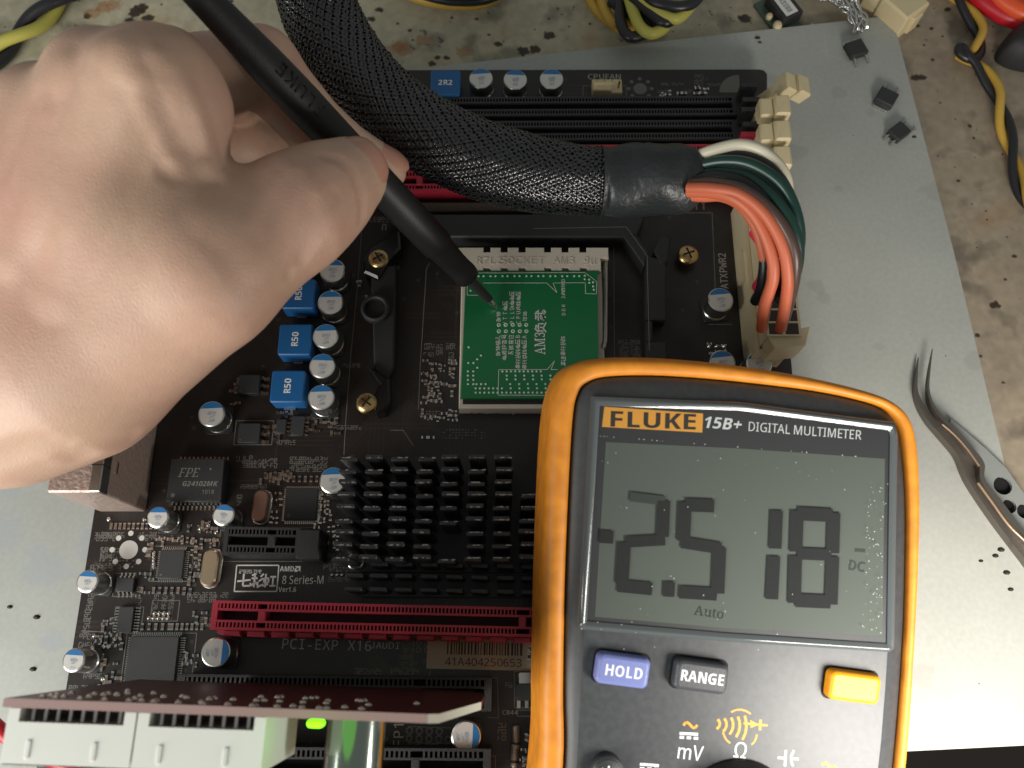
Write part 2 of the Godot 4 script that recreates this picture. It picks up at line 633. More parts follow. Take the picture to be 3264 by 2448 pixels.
func sheet_picture() -> ImageTexture:
	var n := 1152
	var f := FastNoiseLite.new()
	f.seed = 41
	f.frequency = 0.004
	f.fractal_octaves = 5
	var a := f.get_image(n, n, false, false, false).get_data()
	f.seed = 42
	f.frequency = 0.2
	var b := f.get_image(n, n, false, false, false).get_data()
	var out := PackedByteArray()
	out.resize(n * n * 3)
	for i in n * n:
		var k := (a[i] - 128) * 0.10 + (b[i] - 128) * 0.05
		out[i * 3] = int(171 + k)
		out[i * 3 + 1] = int(174 + k)
		out[i * 3 + 2] = int(168 + k * 0.9)
	var im := Image.create_from_data(n, n, false, Image.FORMAT_RGB8, out)
	var r := RandomNumberGenerator.new()
	r.seed = 8
	for s in 70:
		var p := Vector2(r.randf_range(0, n), r.randf_range(0, n))
		var d := Vector2.from_angle(r.randf_range(0, TAU))
		var l := r.randf_range(6, 70)
		var bend := r.randf_range(-0.012, 0.012)
		var c := col(148, 150, 144) if r.randf() < 0.6 else col(190, 192, 188)
		for i in int(l):
			p += d
			d = d.rotated(bend)
			if p.x >= 0 and p.y >= 0 and p.x < n and p.y < n:
				im.set_pixel(int(p.x), int(p.y), im.get_pixel(int(p.x), int(p.y)).lerp(c, 0.6))
	f.frequency = 0.05
	for s in 26:
		blot(im, Vector2(r.randf_range(60, 170), r.randf_range(-210, 15)), r.randf_range(1.5, 5.0), col(152, 152, 146), f, 0.4)
	for s in 8:
		blot(im, Vector2(r.randf_range(-170, -118), r.randf_range(-60, 25)), r.randf_range(3.0, 9.0), col(160, 166, 172), f, 0.5)
	return ImageTexture.create_from_image(im)


func setting() -> void:
	var mb := MB.new()
	mb.prism(PackedVector2Array([Vector2(-239, -409), Vector2(239, -409), Vector2(239, 16.5), Vector2(-239, 38.4)]), -38.5, -8.5, 1.0)
	var bm := mat(Color.WHITE, 0.55, 0.0, 0.02, 30)
	bm.albedo_texture = bench_picture()
	bm.uv1_triplanar = false
	bm.uv1_scale = Vector3.ONE
	bm.heightmap_texture = noise_tex(0.06, 17, 5, 512)
	bm.heightmap_scale = 0.03
	var b := commit(mb, "workbench_top", bm, self, false, 480.0)
	b.set_meta("kind", "structure")
	mb = MB.new()
	mb.box(Vector3(-1500, -760, -1200), Vector3(1500, -740, 1200))
	b = commit(mb, "floor", mat(col(58, 50, 44), 0.7))
	b.set_meta("kind", "structure")
	# the grey sheet that the board is worked on
	mb = MB.new()
	var sheet := PackedVector2Array([Vector2(-215, -177), Vector2(136.76, -224.13), Vector2(137.93, -224.03), Vector2(138.71, -222.38), Vector2(145.88, -129.5), Vector2(149.99, -56.85), Vector2(154, 21), Vector2(-215, 38)])
	mb.prism(sheet, -8.4, -6.0, 0.3)
	var sm := mat(Color.WHITE, 0.5)
	sm.albedo_texture = sheet_picture()
	tag(commit(mb, "metal_sheet", sm, self, false, 480.0), "smooth grey metal sheet lying on the stained workbench under the circuit board", "metal sheet")


# ---------------------------------------------------------------- the motherboard
func cap_proto(d: float, h: float, mark := true) -> Node3D:
	var o := Node3D.new()
	o.name = "capacitor"
	add_child(o)
	var r := d / 2
	var mb := MB.new()
	mb.lathe(PackedVector2Array([Vector2(r - 0.2, 0), Vector2(r, 0.25), Vector2(r, 1.2), Vector2(r - 0.3, 1.5), Vector2(r - 0.3, 1.8), Vector2(r, 2.1), Vector2(r, h - 0.5), Vector2(r - 0.12, h - 0.2), Vector2(r - 0.5, h), Vector2(r - 0.52, h)]), 32)
	commit(mb, "can", M.alu, o, true)
	mb = MB.new()
	mb.prism(disc(r - 0.5, 32), h - 0.4, h + 0.02)
	commit(mb, "top", M.can_top, o, true)
	if mark:
		mb = MB.new()
		var seg := PackedVector2Array()
		for i in 13:
			var q := deg_to_rad(208 + 124.0 * i / 12)
			seg.push_back(Vector2(cos(q), sin(q)) * (r - 0.35))
		mb.prism(seg, h - 0.3, h + 0.05)
		commit(mb, "blue_mark", M.cap_blue, o, true)
		mb = MB.new()
		micro(mb, Vector2(0.25, -0.2), 4, r * 0.2, 0, h + 0.06)
		micro(mb, Vector2(0.25, r * 0.18), 3, r * 0.2, 0, h + 0.06)
		micro(mb, Vector2(0.25, r * 0.52), 3, r * 0.2, 0, h + 0.06)
		commit(mb, "printed_code", mat(col(128, 152, 176), 0.6), o, true)
	mb = MB.new()
	mb.prism(rr(d + 0.4, d + 0.4, 1.2), 0.01, 0.5, 0.1)
	commit(mb, "base", M.black, o, true)
	return o


func shift(o: Node3D, parent: Node) -> void:
	o.get_parent().remove_child(o)
	parent.add_child(o, true)


func chip(parent: Node, called: String, at: Vector2, w: float, d: float, h: float, deg: float, rows: Array, pitch: float, lead := 1.0, bodym: Material = null) -> Node3D:
	var o := node(called, parent, Vector3(at.x, 0, at.y), deg)
	var mb := MB.new()
	mb.prism(rr(w, d, 0.15, 1), 0.15, h, 0.15)
	commit(mb, "body", bodym if bodym else M.chip, o, true)
	mb = MB.new()
	mb.prism(disc(minf(w, d) * 0.05, 10, Vector2(-w / 2 + minf(w, d) * 0.14, d / 2 - minf(w, d) * 0.14)), h - 0.01, h + 0.02)
	commit(mb, "pin_one_mark", M.grey_part, o, true)
	if rows.is_empty():
		return o
	mb = MB.new()
	for side in rows:
		var along: float = w if side in ["n", "s"] else d
		var count := int((along - pitch * 0.6) / pitch)
		for i in count + 1:
			var p := (i - count / 2.0) * pitch
			var lw := pitch * 0.22
			if side in ["n", "s"]:
				var s := -1.0 if side == "n" else 1.0
				mb.box(Vector3(p - lw, 0.0, minf(s * d / 2, s * (d / 2 + lead))), Vector3(p + lw, 0.18, maxf(s * d / 2, s * (d / 2 + lead))))
				mb.box(Vector3(p - lw, 0.18, minf(s * d / 2, s * (d / 2 + lead * 0.35))), Vector3(p + lw, h * 0.5, maxf(s * d / 2, s * (d / 2 + lead * 0.35))))
			else:
				var s := -1.0 if side == "w" else 1.0
				mb.box(Vector3(minf(s * w / 2, s * (w / 2 + lead)), 0.0, p - lw), Vector3(maxf(s * w / 2, s * (w / 2 + lead)), 0.18, p + lw))
				mb.box(Vector3(minf(s * w / 2, s * (w / 2 + lead * 0.35)), 0.18, p - lw), Vector3(maxf(s * w / 2, s * (w / 2 + lead * 0.35)), h * 0.5, p + lw))
	commit(mb, "pin_row", M.solder, o, true).set_meta("kind", "stuff")
	return o


# an edge connector from a to b (its top centre line); the contacts stand between thin walls
func slot(parent: Node, called: String, a: Vector2, b: Vector2, w: float, h: float, m: Material, dark: Material, pitch: float, keys: Array, ends: Vector2) -> Node3D:
	var d := b - a
	var o := node(called, parent, Vector3(a.x, 0, a.y), -rad_to_deg(d.angle()))
	var l := d.length()
	var mb := MB.new()
	var g := w * 0.16
	for s in [-1.0, 1.0]:
		mb.box(Vector3(0, 0, minf(s * (w / 2 - 0.7), s * w / 2)), Vector3(l, h, maxf(s * (w / 2 - 0.7), s * w / 2)))
		mb.box(Vector3(0, 0, minf(s * g, s * (g + 0.6))), Vector3(l, h - 0.02, maxf(s * g, s * (g + 0.6))))
	mb.box(Vector3(0, 0, -w / 2 + 0.05), Vector3(ends.x, h + 0.03, w / 2 - 0.05))
	mb.box(Vector3(l - ends.y, 0, -w / 2 + 0.05), Vector3(l, h + 0.03, w / 2 - 0.05))
	commit(mb, "housing", m, o, true)
	mb = MB.new()
	mb.box(Vector3(0.1, 0, -w / 2 + 0.1), Vector3(l - 0.1, h * 0.55, w / 2 - 0.1))
	commit(mb, "contact_bed", dark, o, true)
	mb = MB.new()
	var x := ends.x + pitch * 0.5
	while x < l - ends.y - pitch * 0.4:
		var free := true
		for k in keys:
			if absf(x - k) < pitch * 1.3:
				free = false
		if free:
			for s in [-1.0, 1.0]:
				mb.box(Vector3(x - pitch * 0.22, h * 0.5, minf(s * (g + 0.5), s * (w / 2 - 0.6))), Vector3(x + pitch * 0.22, h - 0.05, maxf(s * (g + 0.5), s * (w / 2 - 0.6))))
		x += pitch
	commit(mb, "contact_rib_row", m, o, true).set_meta("kind", "stuff")
	for k in keys:
		mb = MB.new()
		mb.prism(moved(rr(2.0, g * 2 + 0.9, 0.5), Vector2(k, 0)), h * 0.3, h + 0.08, 0.2)
		commit(mb, "key", m, o, true)
	return o


func screw(parent: Node, at: Vector3, r: float, deg: float) -> void:
	var o := node("screw", parent, at, deg)
	var mb := MB.new()
	var prof := PackedVector2Array([Vector2(r, 0), Vector2(r, 0.5)])
	for i in 7:
		var q := PI / 2 * i / 6
		prof.push_back(Vector2(r * cos(q), 0.5 + r * 0.5 * sin(q)))
	mb.lathe(prof, 24)
	commit(mb, "head", M.brass, o, true)
	mb = MB.new()
	var y := 0.5 + r * 0.5
	mb.box(Vector3(-r * 0.55, y - 0.6, -0.28), Vector3(r * 0.55, y + 0.03, 0.28))
	mb.box(Vector3(-0.28, y - 0.6, -r * 0.55), Vector3(0.28, y + 0.04, r * 0.55))
	commit(mb, "cross_recess", M.void, o, true)


# the sun-like ring of pads round a mounting hole
func sun(mb: MB, at: Vector2, r: float, squash := 1.0) -> void:
	mb.prism(disc(r, 20, at), 0.0, 0.07, 0.0, Transform3D(), false)
	for i in 8:
		mb.prism(disc(r * 0.3, 8, at + Vector2(cos(TAU * i / 8), sin(TAU * i / 8)) * r * 1.75), 0.0, 0.07, 0.0, Transform3D(), false)


func rect_line(mb: MB, a: Vector2, b: Vector2, w := 0.25) -> void:
	mb.path([a, Vector2(b.x, a.y), b, Vector2(a.x, b.y), a], w, 0.05)


func smds(bodies: MB, ends: MB, lo: Vector2, hi: Vector2, count: int, deg := -1.0) -> void:
	for i in count:
		var p := Vector2(rng.randf_range(lo.x, hi.x), rng.randf_range(lo.y, hi.y))
		var q := deg if deg >= 0.0 else (90.0 if rng.randf() < 0.5 else 0.0)
		smd(bodies, ends, p, q, rng.randf_range(0.75, 1.15))


func smd(bodies: MB, ends: MB, p: Vector2, deg: float, s: float) -> void:
	var t := Transform3D(Basis(Vector3.UP, deg_to_rad(deg)).scaled(Vector3.ONE * s), Vector3(p.x, 0, p.y))
	bodies.tint = [Color(0.03, 0.03, 0.03), Color(0.16, 0.11, 0.075), Color(0.13, 0.1, 0.08), Color(0.05, 0.045, 0.04)][rng.randi_range(0, 3)]
	bodies.box(Vector3(-0.55, 0, -0.4), Vector3(0.55, 0.45, 0.4), t)
	for e in [-1.0, 1.0]:
		ends.box(Vector3(minf(e * 0.5, e * 0.95), 0, -0.42), Vector3(maxf(e * 0.5, e * 0.95), 0.47, 0.42), t)


func motherboard() -> void:
	var t := thing("motherboard", "black computer motherboard with red and black slots, blue chokes and finned heatsink", "motherboard")
	var mb := MB.new()
	var tl := Vector2(-121, -196)
	var edge := PackedVector2Array([tl, Vector2(86.16, -196.51), Vector2(87.74, -196.12), Vector2(88.72, -194.58), Vector2(87.8, -185), Vector2(84.5, 47), Vector2(-123, 47)])
	mb.prism(edge, -1.6, 0.0)
	commit(mb, "circuit_board", M.pcb, t, false, 480.0)
	memory_slots(t)
	expansion_slots(t)
	processor_socket(t)
	chipset_heatsink(t)
	# capacitors
	var big := cap_proto(8.0, 8.0)
	var small := cap_proto(6.3, 9.0)
	var low := cap_proto(8.0, 7.2)
	for p in [Vector3(-10.3, 7.2, -187.33), Vector3(0.98, 7.2, -186.82), Vector3(13.37, 7.2, -187.23)]:
		place(low, "capacitor", t, Vector3(p.x, 0, p.z), rng.randf_range(-4, 4))
	for p in [Vector3(-55.94, 8, -115.68), Vector3(-55.89, 8, -104.95), Vector3(-56.24, 8, -94.13), Vector3(-56.69, 8, -84.35), Vector3(-56.63, 8, -74.39)]:
		place(big, "capacitor", t, Vector3(p.x, 0, p.z), rng.randf_range(-3, 3))
	for p in [Vector3(-88.43, 8, -69.43), Vector3(-51.17, 8, -49.51)]:
		place(big, "capacitor", t, Vector3(p.x, 0, p.z), 3)
	for p in [Vector3(-99.7, 9, -38.9), Vector3(-81.56, 9, -39.46)]:
		place(small, "capacitor", t, Vector3(p.x, 0, p.z), rng.randf_range(-5, 5))
	for p in [Vector3(-116.75, 9, -21.35), Vector3(-117.22, 9, -0.41)]:
		place(small, "capacitor", t, Vector3(p.x, 0, p.z), -3)
	for p in [Vector3(63.87, 8, -105.83), Vector3(63.24, 8, -85.28), Vector3(73.87, 8, -85.28)]:
		place(big, "capacitor", t, Vector3(p.x, 0, p.z), 6)
	var pc := Vector3(-80.07, 8, -2.41)
	place(big, "capacitor", t, Vector3(pc.x, 0, pc.z), -90)
	pc = Vector3(-12.1, 8, 18.59)
	place(big, "capacitor", t, Vector3(pc.x, 0, pc.z), -92)
	for o in t.get_children():
		if o.name.begins_with("capacitor"):
			o.rotation_degrees += Vector3(rng.randf_range(-1.6, 1.6), 0, rng.randf_range(-1.6, 1.6))
	for o in [big, small, low]:
		o.free()
	var plain := cap_proto(5.0, 7.0, false)
	for c in plain.get_children():
		if c.name == "top":
			c.mesh.surface_set_material(0, mat(col(60, 60, 60), 0.4))
	pc = Vector3(-43.83, 7, -26.92)
	place(plain, "capacitor", t, Vector3(pc.x, 0, pc.z))
	plain.free()
	# chokes
	choke(t, Vector2(-22.46, -185.79), 10.0, "2R2", 0)
	choke(t, Vector2(-65.38, -123.89), 10.0, "R50", 90)
	choke(t, Vector2(-65.93, -108.36), 10.0, "R50", 90)
	choke(t, Vector2(-65.89, -93.21), 10.0, "R50", 90)
	choke(t, Vector2(-66.93, -78.3), 10.0, "R50", 90)
	chips(t)
	io_port(t)
	power_socket(t)
	print_on_board(t)
	small_parts(t)


func choke(t: Node3D, at: Vector2, s: float, code: String, deg: float) -> void:
	var o := node("choke", t, Vector3(at.x, 0, at.y))
	var mb := MB.new()
	mb.prism(rr(s, s, 0.7), 0.6, 7.0, 0.35)
	commit(mb, "body", M.choke, o, true)
	mb = MB.new()
	letters(mb, code, flat(Vector3(0, 7.0, 0), deg), 2.0, "bold", 0.06)
	commit(mb, "code", M.white, o, true)
	mb = MB.new()
	for e in [-1.0, 1.0]:
		mb.box(Vector3(-1.4, 0, minf(e * (s / 2 - 0.8), e * (s / 2 + 0.7))), Vector3(1.4, 1.1, maxf(e * (s / 2 - 0.8), e * (s / 2 + 0.7))))
	commit(mb, "terminal", M.solder, o, true)


func memory_slots(t: Node3D) -> void:
	var rows := [[230.0, 227.0, M.black, M.void], [283.0, 279.0, M.black, M.void], [336.0, 332.0, M.red, M.red_dark], [390.0, 386.0, M.red, M.red_dark]]
	var left := [Vector2(-66.02, -176.8), Vector2(-65.34, -167.25), Vector2(-64.67, -157.89), Vector2(-64.01, -148.56)]
	var right := [Vector2(76.3, -177.53), Vector2(75.53, -168.14), Vector2(74.76, -158.77), Vector2(73.99, -149.41)]
	for i in 4:
		var o := slot(t, "memory_slot", left[i], right[i], 7.4, 6.0, rows[i][2], rows[i][3], 1.0, [34.0], Vector2(3.0, 2.5))
		var l: float = (right[i] - left[i]).length()
		var mb := MB.new()
		for s in [-1.0, 1.0]:
			mb.box(Vector3(l - 1.0, 0, minf(s * 2.0, s * 3.6)), Vector3(l + 4.5, 13.0, maxf(s * 2.0, s * 3.6)))
		mb.box(Vector3(l + 3.2, 0, -3.4), Vector3(l + 4.3, 8.0, 3.4))
		commit(mb, "end_tower", rows[i][2], o, true)
		var lat := node("latch", o, Vector3(l + 4.6, 5.0, 0))
		mb = MB.new()
		mb.prism(moved(rr(3.8, 3.4, 0.4), Vector2(0.6, 0)), -4.0, 9.5, 0.4)
		mb.prism(moved(rr(4.4, 6.6, 0.5), Vector2(1.0, 0)), 8.4, 13.2, 0.5)
		mb.prism(moved(rr(5.0, 7.2, 0.5), Vector2(5.6, 0.1)), 9.6, 14.6, 0.6)
		commit(mb, "lever", M.cream, lat, true)
		if i == 0:
			lat.rotation_degrees.z = -32
			lat.position += Vector3(2.0, 1.0, -1.2) * MM
		# the far end
		mb = MB.new()
		mb.prism(moved(rr(6.0, 7.0, 0.5), Vector2(-3.2, 0)), 0, 15.0, 0.5)
		commit(mb, "latch", M.cream, o, true)


func expansion_slots(t: Node3D) -> void:
	# long red slot
	var a := Vector2(-81.14, -12.18)
	var b := Vector2(4.08, -10.29)
	var d := (b - a).normalized()
	var o := slot(t, "graphics_slot", a, a + d * 89.0, 7.6, 11.0, M.red, M.red_dark, 1.0, [13.6, 84.0], Vector2(1.6, 1.6))
	var mb := MB.new()
	for i in 13:
		var x := 2.5 + i * 6.6
		mb.prism(PackedVector2Array([Vector2(x, 3.7), Vector2(x + 4.6, 3.7), Vector2(x + 4.9, 5.3), Vector2(x - 0.1, 5.3)]), 0.0, 7.0, 0.3)
	mb.box(Vector3(0, 0, 3.7), Vector3(89, 4.5, 4.6))
	commit(mb, "foot_row", M.red, o, true).set_meta("kind", "stuff")
	# short black slot
	o = slot(t, "short_slot", Vector2(-79.9, -32.15), Vector2(-58.78, -31.79), 7.6, 11.0, M.black, M.void, 1.0, [13.2], Vector2(1.2, 1.2))
	mb = MB.new()
	var l := (Vector2(-58.78, -31.79) - Vector2(-79.9, -32.15)).length()
	mb.prism(moved(rr(6.4, 8.2, 0.4), Vector2(l + 2.4, 0.6)), 0, 11.2, 0.4)
	commit(mb, "end_block", M.black_dull, o, true)
	# two black slots at the near edge; the first holds the upright card
	slot(t, "black_slot", Vector2(-88.71, 7.14), Vector2(-5.37, 8.05), 8.4, 10.0, M.black_dull, M.void, 1.27, [64.0], Vector2(2.0, 2.0))
	slot(t, "black_slot", Vector2(-88.94, 24.88), Vector2(-5.48, 25.53), 8.4, 10.0, M.black_dull, M.void, 1.27, [64.0], Vector2(2.0, 2.0))


func processor_socket(t: Node3D) -> void:
	var o := node("processor_socket", t)
	# green board spans about 41 mm; the socket frame shows past it on three sides
	var mb := MB.new()
	var lo := Vector2(-15.86, -116.85)
	var hi := Vector2(28.08, -71.83)
	mb.prism(PackedVector2Array([lo, Vector2(hi.x, lo.y), hi, Vector2(lo.x, hi.y)]), 0, 5.6, 0.3)
	commit(mb, "base", M.socket_cream, o)
	mb = MB.new()
	mb.prism(PackedVector2Array([lo + Vector2(1.2, 6), Vector2(hi.x - 2.2, lo.y + 6), hi + Vector2(-2.2, -1.2), Vector2(lo.x + 1.2, hi.y - 1.2)]), 5.0, 5.75)
	commit(mb, "contact_field", M.black_dull, o)
	# cam cover with raised lettering and notched edges
	mb = MB.new()
	var c0 := Vector2(-18.91, -123.6)
	var c1 := Vector2(30.15, -119.89)
	var e0 := Vector2(-18.74, -115.6)
	var e1 := Vector2(27.71, -115.6)
	var pts := PackedVector2Array([c0])
	var notches := [Vector2(-8.91, -123.6), Vector2(-3.51, -123.6), Vector2(2.09, -123.6), Vector2(10.08, -123.6), Vector2(15.56, -123.6), Vector2(21.16, -123.6)]
	for nx in notches:
		pts.append_array([Vector2(nx.x, c0.y), Vector2(nx.x, c0.y + 1.6), Vector2(nx.x + 2.2, c0.y + 1.6), Vector2(nx.x + 2.2, c0.y)])
	pts.append_array([Vector2(c1.x, c0.y), c1, Vector2(e1.x, c1.y), Vector2(e1.x, e0.y)])
	notches.reverse()
	for nx in notches:
		pts.append_array([Vector2(nx.x + 2.4, e0.y), Vector2(nx.x + 1.9, e0.y - 1.1), Vector2(nx.x, e0.y - 1.1), Vector2(nx.x, e0.y)])
	pts.push_back(e0)
	mb.prism(pts, 5.0, 8.0, 0.15)
	commit(mb, "cam_cover", M.socket_cream, o)
	mb = MB.new()
	var st := Vector3(7.85, 8, -119.03)
	letters(mb, "SOCKET AM3", flat(st + Vector3(0, 0.06, 0)), 2.3, "mono", 0.3, 1.22)
	letters(mb, "R7L2", flat(Vector3(-7.17, 8.06, -119)), 2.1, "mono", 0.3, 1.2)
	letters(mb, "9u", flat(Vector3(24.15, 8.06, -118.98)), 2.4, "mono", 0.3)
	commit(mb, "raised_lettering", M.socket_cream, o)
	mb = MB.new()
	mb.tube([Vector3(29.41, 5, -120.49), Vector3(29.39, 5, -120.04), Vector3(28.38, 5, -93.37), Vector3(27.71, 5, -90.87)], 1.0, 8)
	commit(mb, "lever", M.steel, o)
	# cooler bracket: a dark plastic frame held by screws
	o = node("cooler_bracket", t)
	mb = MB.new()
	var outer := PackedVector2Array([Vector2(-39.73, -136.57), Vector2(42.84, -136.57), Vector2(49.12, -129.46), Vector2(45.75, -69.13), Vector2(39.28, -62.77), Vector2(-36.43, -62.77)])
	mb.prism(PackedVector2Array([outer[0], Vector2(42.84, -136.57), Vector2(39.51, -128.31), Vector2(-30.26, -128.31)]), 0, 6.0, 0.5)
	mb.prism(PackedVector2Array([Vector2(35.33, -128.71), Vector2(39.22, -129.62), Vector2(43.16, -123.11), Vector2(41.52, -118.23)]), 0, 6.0, 0.3)
	commit(mb, "far_rail", M.black_dull, o)
	mb = MB.new()
	mb.prism(PackedVector2Array([Vector2(-43.12, -142.48), Vector2(5.13, -142.48), Vector2(6.61, -139.43), Vector2(-38.45, -138.92)]), 0, 3.0, 0.3)
	commit(mb, "dusty_ledge", mat(col(84, 78, 68), 0.8, 0.0, 0.02, 200), o)
	mb = MB.new()
	mb.prism(PackedVector2Array([Vector2(42.11, -122.22), Vector2(48.42, -120), Vector2(47.32, -100.11), Vector2(41.05, -100.11)]), 0, 6.0, 0.4)
	mb.prism(PackedVector2Array([Vector2(41.23, -99.9), Vector2(43.19, -99.9), Vector2(42.85, -93.19), Vector2(40.91, -93.19)]), 0, 5.6, 0.2)
	mb.prism(PackedVector2Array([Vector2(40.9, -92.99), Vector2(47.12, -92.99), Vector2(46.4, -76.69), Vector2(40.3, -76.69)]), 0, 6.0, 0.4)
	mb.prism(PackedVector2Array([Vector2(44.79, -123.55), Vector2(47.73, -129.39), Vector2(50.5, -128.26), Vector2(49.22, -120), Vector2(46.7, -117.79)]), 0, 6.2, 0.6)
	commit(mb, "side_rail", mat(col(34, 34, 35), 0.55, 0.0, 0.006, 200), o)
	mb = MB.new()
	mb.prism(PackedVector2Array([Vector2(-44.68, -119.37), Vector2(-36.82, -119.65), Vector2(-35.87, -85.48), Vector2(-38.1, -80.85), Vector2(-41.93, -84.45)]), 0, 4.0, 0.5)
	mb.lathe(PackedVector2Array([Vector2(4.4, 5), Vector2(4.4, 7), Vector2(3.7, 7.4), Vector2(3.2, 7.0), Vector2(3.2, 5.2), Vector2(0, 5.2)]), 24, Transform3D(Basis.IDENTITY, Vector3(-42.12, 0, -103.48)))
	commit(mb, "side_rail", M.black_dull, o)
	mb = MB.new()
	mb.prism(PackedVector2Array([Vector2(-46.99, -121.19), Vector2(-44.91, -125.12), Vector2(-38.99, -129.08), Vector2(-35.77, -131.36), Vector2(-35.24, -124.55), Vector2(-38.14, -121.19), Vector2(-41.84, -113.99), Vector2(-46.47, -116.19)]), 0, 6.0, 0.7)
	commit(mb, "lug", M.black_gloss, o)
	mb = MB.new()
	mb.prism(PackedVector2Array([Vector2(-43.59, -85.04), Vector2(-36.87, -81.21), Vector2(-36.32, -74.15), Vector2(-37.83, -70.67), Vector2(-40.19, -70.17), Vector2(-41.42, -75.65), Vector2(-39.67, -79.18)]), 0, 6.0, 0.7)
	commit(mb, "lug", M.black_gloss, o)
	screw(o, Vector3(-42.06, 5, -120.84), 3.3, 30)
	screw(o, Vector3(-43.29, 5, -73.45), 3.3, 55)
	screw(o, Vector3(56.03, 3, -123.27), 3.4, 20)


func chipset_heatsink(t: Node3D) -> void:
	var o := node("heatsink", t)
	var mb := MB.new()
	mb.box(Vector3(-46, 1.0, Vector2(-36.08, -52.86).y - 3.0), Vector3(20, 4.0, Vector2(-34.79, -26.2).y + 2.0))
	var hm := mat(col(54, 54, 56), 0.4, 0.4, 0.006, 300)
	commit(mb, "base", hm, o)
	var h := 24.0
	var fin := MB.new()
	fin.prism(rr(4.6, 1.25, 0.25, 1), 0, h - 3.5, 0.18)
	var proto := commit(fin, "fin", hm, o, true)
	var shapes := [proto.mesh]
	fin = MB.new()
	fin.prism(rr(4.5, 1.15, 0.25, 1), 0, h - 3.9, 0.18, Transform3D(Basis(Vector3.RIGHT, 0.03), Vector3.ZERO))
	var second := commit(fin, "fin", hm, o, true)
	shapes.append(second.mesh)
	proto.free()
	second.free()
	var xs := [Vector2(-44.33, -39.98), Vector2(-37.32, -39.98), Vector2(-30.31, -39.98), Vector2(-23.44, -39.98), Vector2(-16.58, -39.98), Vector2(-9.57, -39.98), Vector2(-2.56, -39.98), Vector2(4.45, -39.98), Vector2(11.46, -39.98)]
	var zs := [Vector2(-36.08, -52.86), Vector2(-35.91, -49.45), Vector2(-35.75, -46.07), Vector2(-35.59, -42.78), Vector2(-35.44, -39.54), Vector2(-35.27, -36.11), Vector2(-35.11, -32.8), Vector2(-34.95, -29.48), Vector2(-34.79, -26.2)]
	for i in xs.size():
		for j in zs.size():
			if (i == 4 and j in [6, 7]) or (i >= 7 and j < 3):
				continue
			var f := MeshInstance3D.new()
			f.name = "fin"
			f.mesh = shapes[rng.randi_range(0, 1)]
			f.position = Vector3(xs[i].x + 0.16 * (j - 4) * -0.4, 3.6 - (0.0 if i < 8 else 0.3), zs[j].y + (0.5 if i == 4 and j in [5, 8] else 0.0)) * MM
			f.rotation_degrees.z = rng.randf_range(-1.2, 1.2)
			f.rotation_degrees.y = -0.6 + rng.randf_range(-1.0, 1.0)
			o.add_child(f, true)
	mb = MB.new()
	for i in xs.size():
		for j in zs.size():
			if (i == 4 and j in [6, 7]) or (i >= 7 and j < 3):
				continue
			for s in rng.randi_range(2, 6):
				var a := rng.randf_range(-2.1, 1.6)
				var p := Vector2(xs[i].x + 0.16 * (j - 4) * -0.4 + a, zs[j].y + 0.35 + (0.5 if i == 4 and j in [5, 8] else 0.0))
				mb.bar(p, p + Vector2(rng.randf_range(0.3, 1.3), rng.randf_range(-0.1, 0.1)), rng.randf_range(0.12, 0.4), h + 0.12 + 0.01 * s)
	commit(mb, "worn_paint_and_glint", mat(col(150, 146, 142), 0.4, 0.6), o).set_meta("kind", "stuff")  # pale flecks: worn paint, with the glints of the fin edges painted in
	# a lower bank of the same fins on the near side
	xs = [Vector2(-42.97, -22.51), Vector2(-36.25, -22.51), Vector2(-29.37, -22.51), Vector2(-22.5, -22.51), Vector2(-15.63, -22.51), Vector2(-8.76, -22.51), Vector2(-1.74, -22.51), Vector2(4.99, -22.51), Vector2(11.71, -22.51)]
	zs = [Vector2(-36.4, -25.68), Vector2(-36.25, -22.57), Vector2(-36.08, -18.94)]
	mb = MB.new()
	mb.box(Vector3(-42, 1.0, Vector2(-34.79, -26.2).y + 2.1), Vector3(20, 3.0, Vector2(-36.08, -18.94).y + 1.5))
	commit(mb, "lower_base", hm, o)
	fin = MB.new()
	fin.prism(rr(4.7, 1.2, 0.25, 1), 0, 10.0, 0.18)
	proto = commit(fin, "fin", hm, o, true)
	var lowm := proto.mesh
	proto.free()
	for i in xs.size():
		for j in 3:
			if j == 0 and i == 0:
				continue
			var f := MeshInstance3D.new()
			f.name = "fin"
			f.mesh = lowm
			f.position = Vector3(xs[i].x, 2.9, zs[j].y + i * 0.12) * MM
			f.rotation_degrees.y = -1.2
			o.add_child(f, true)


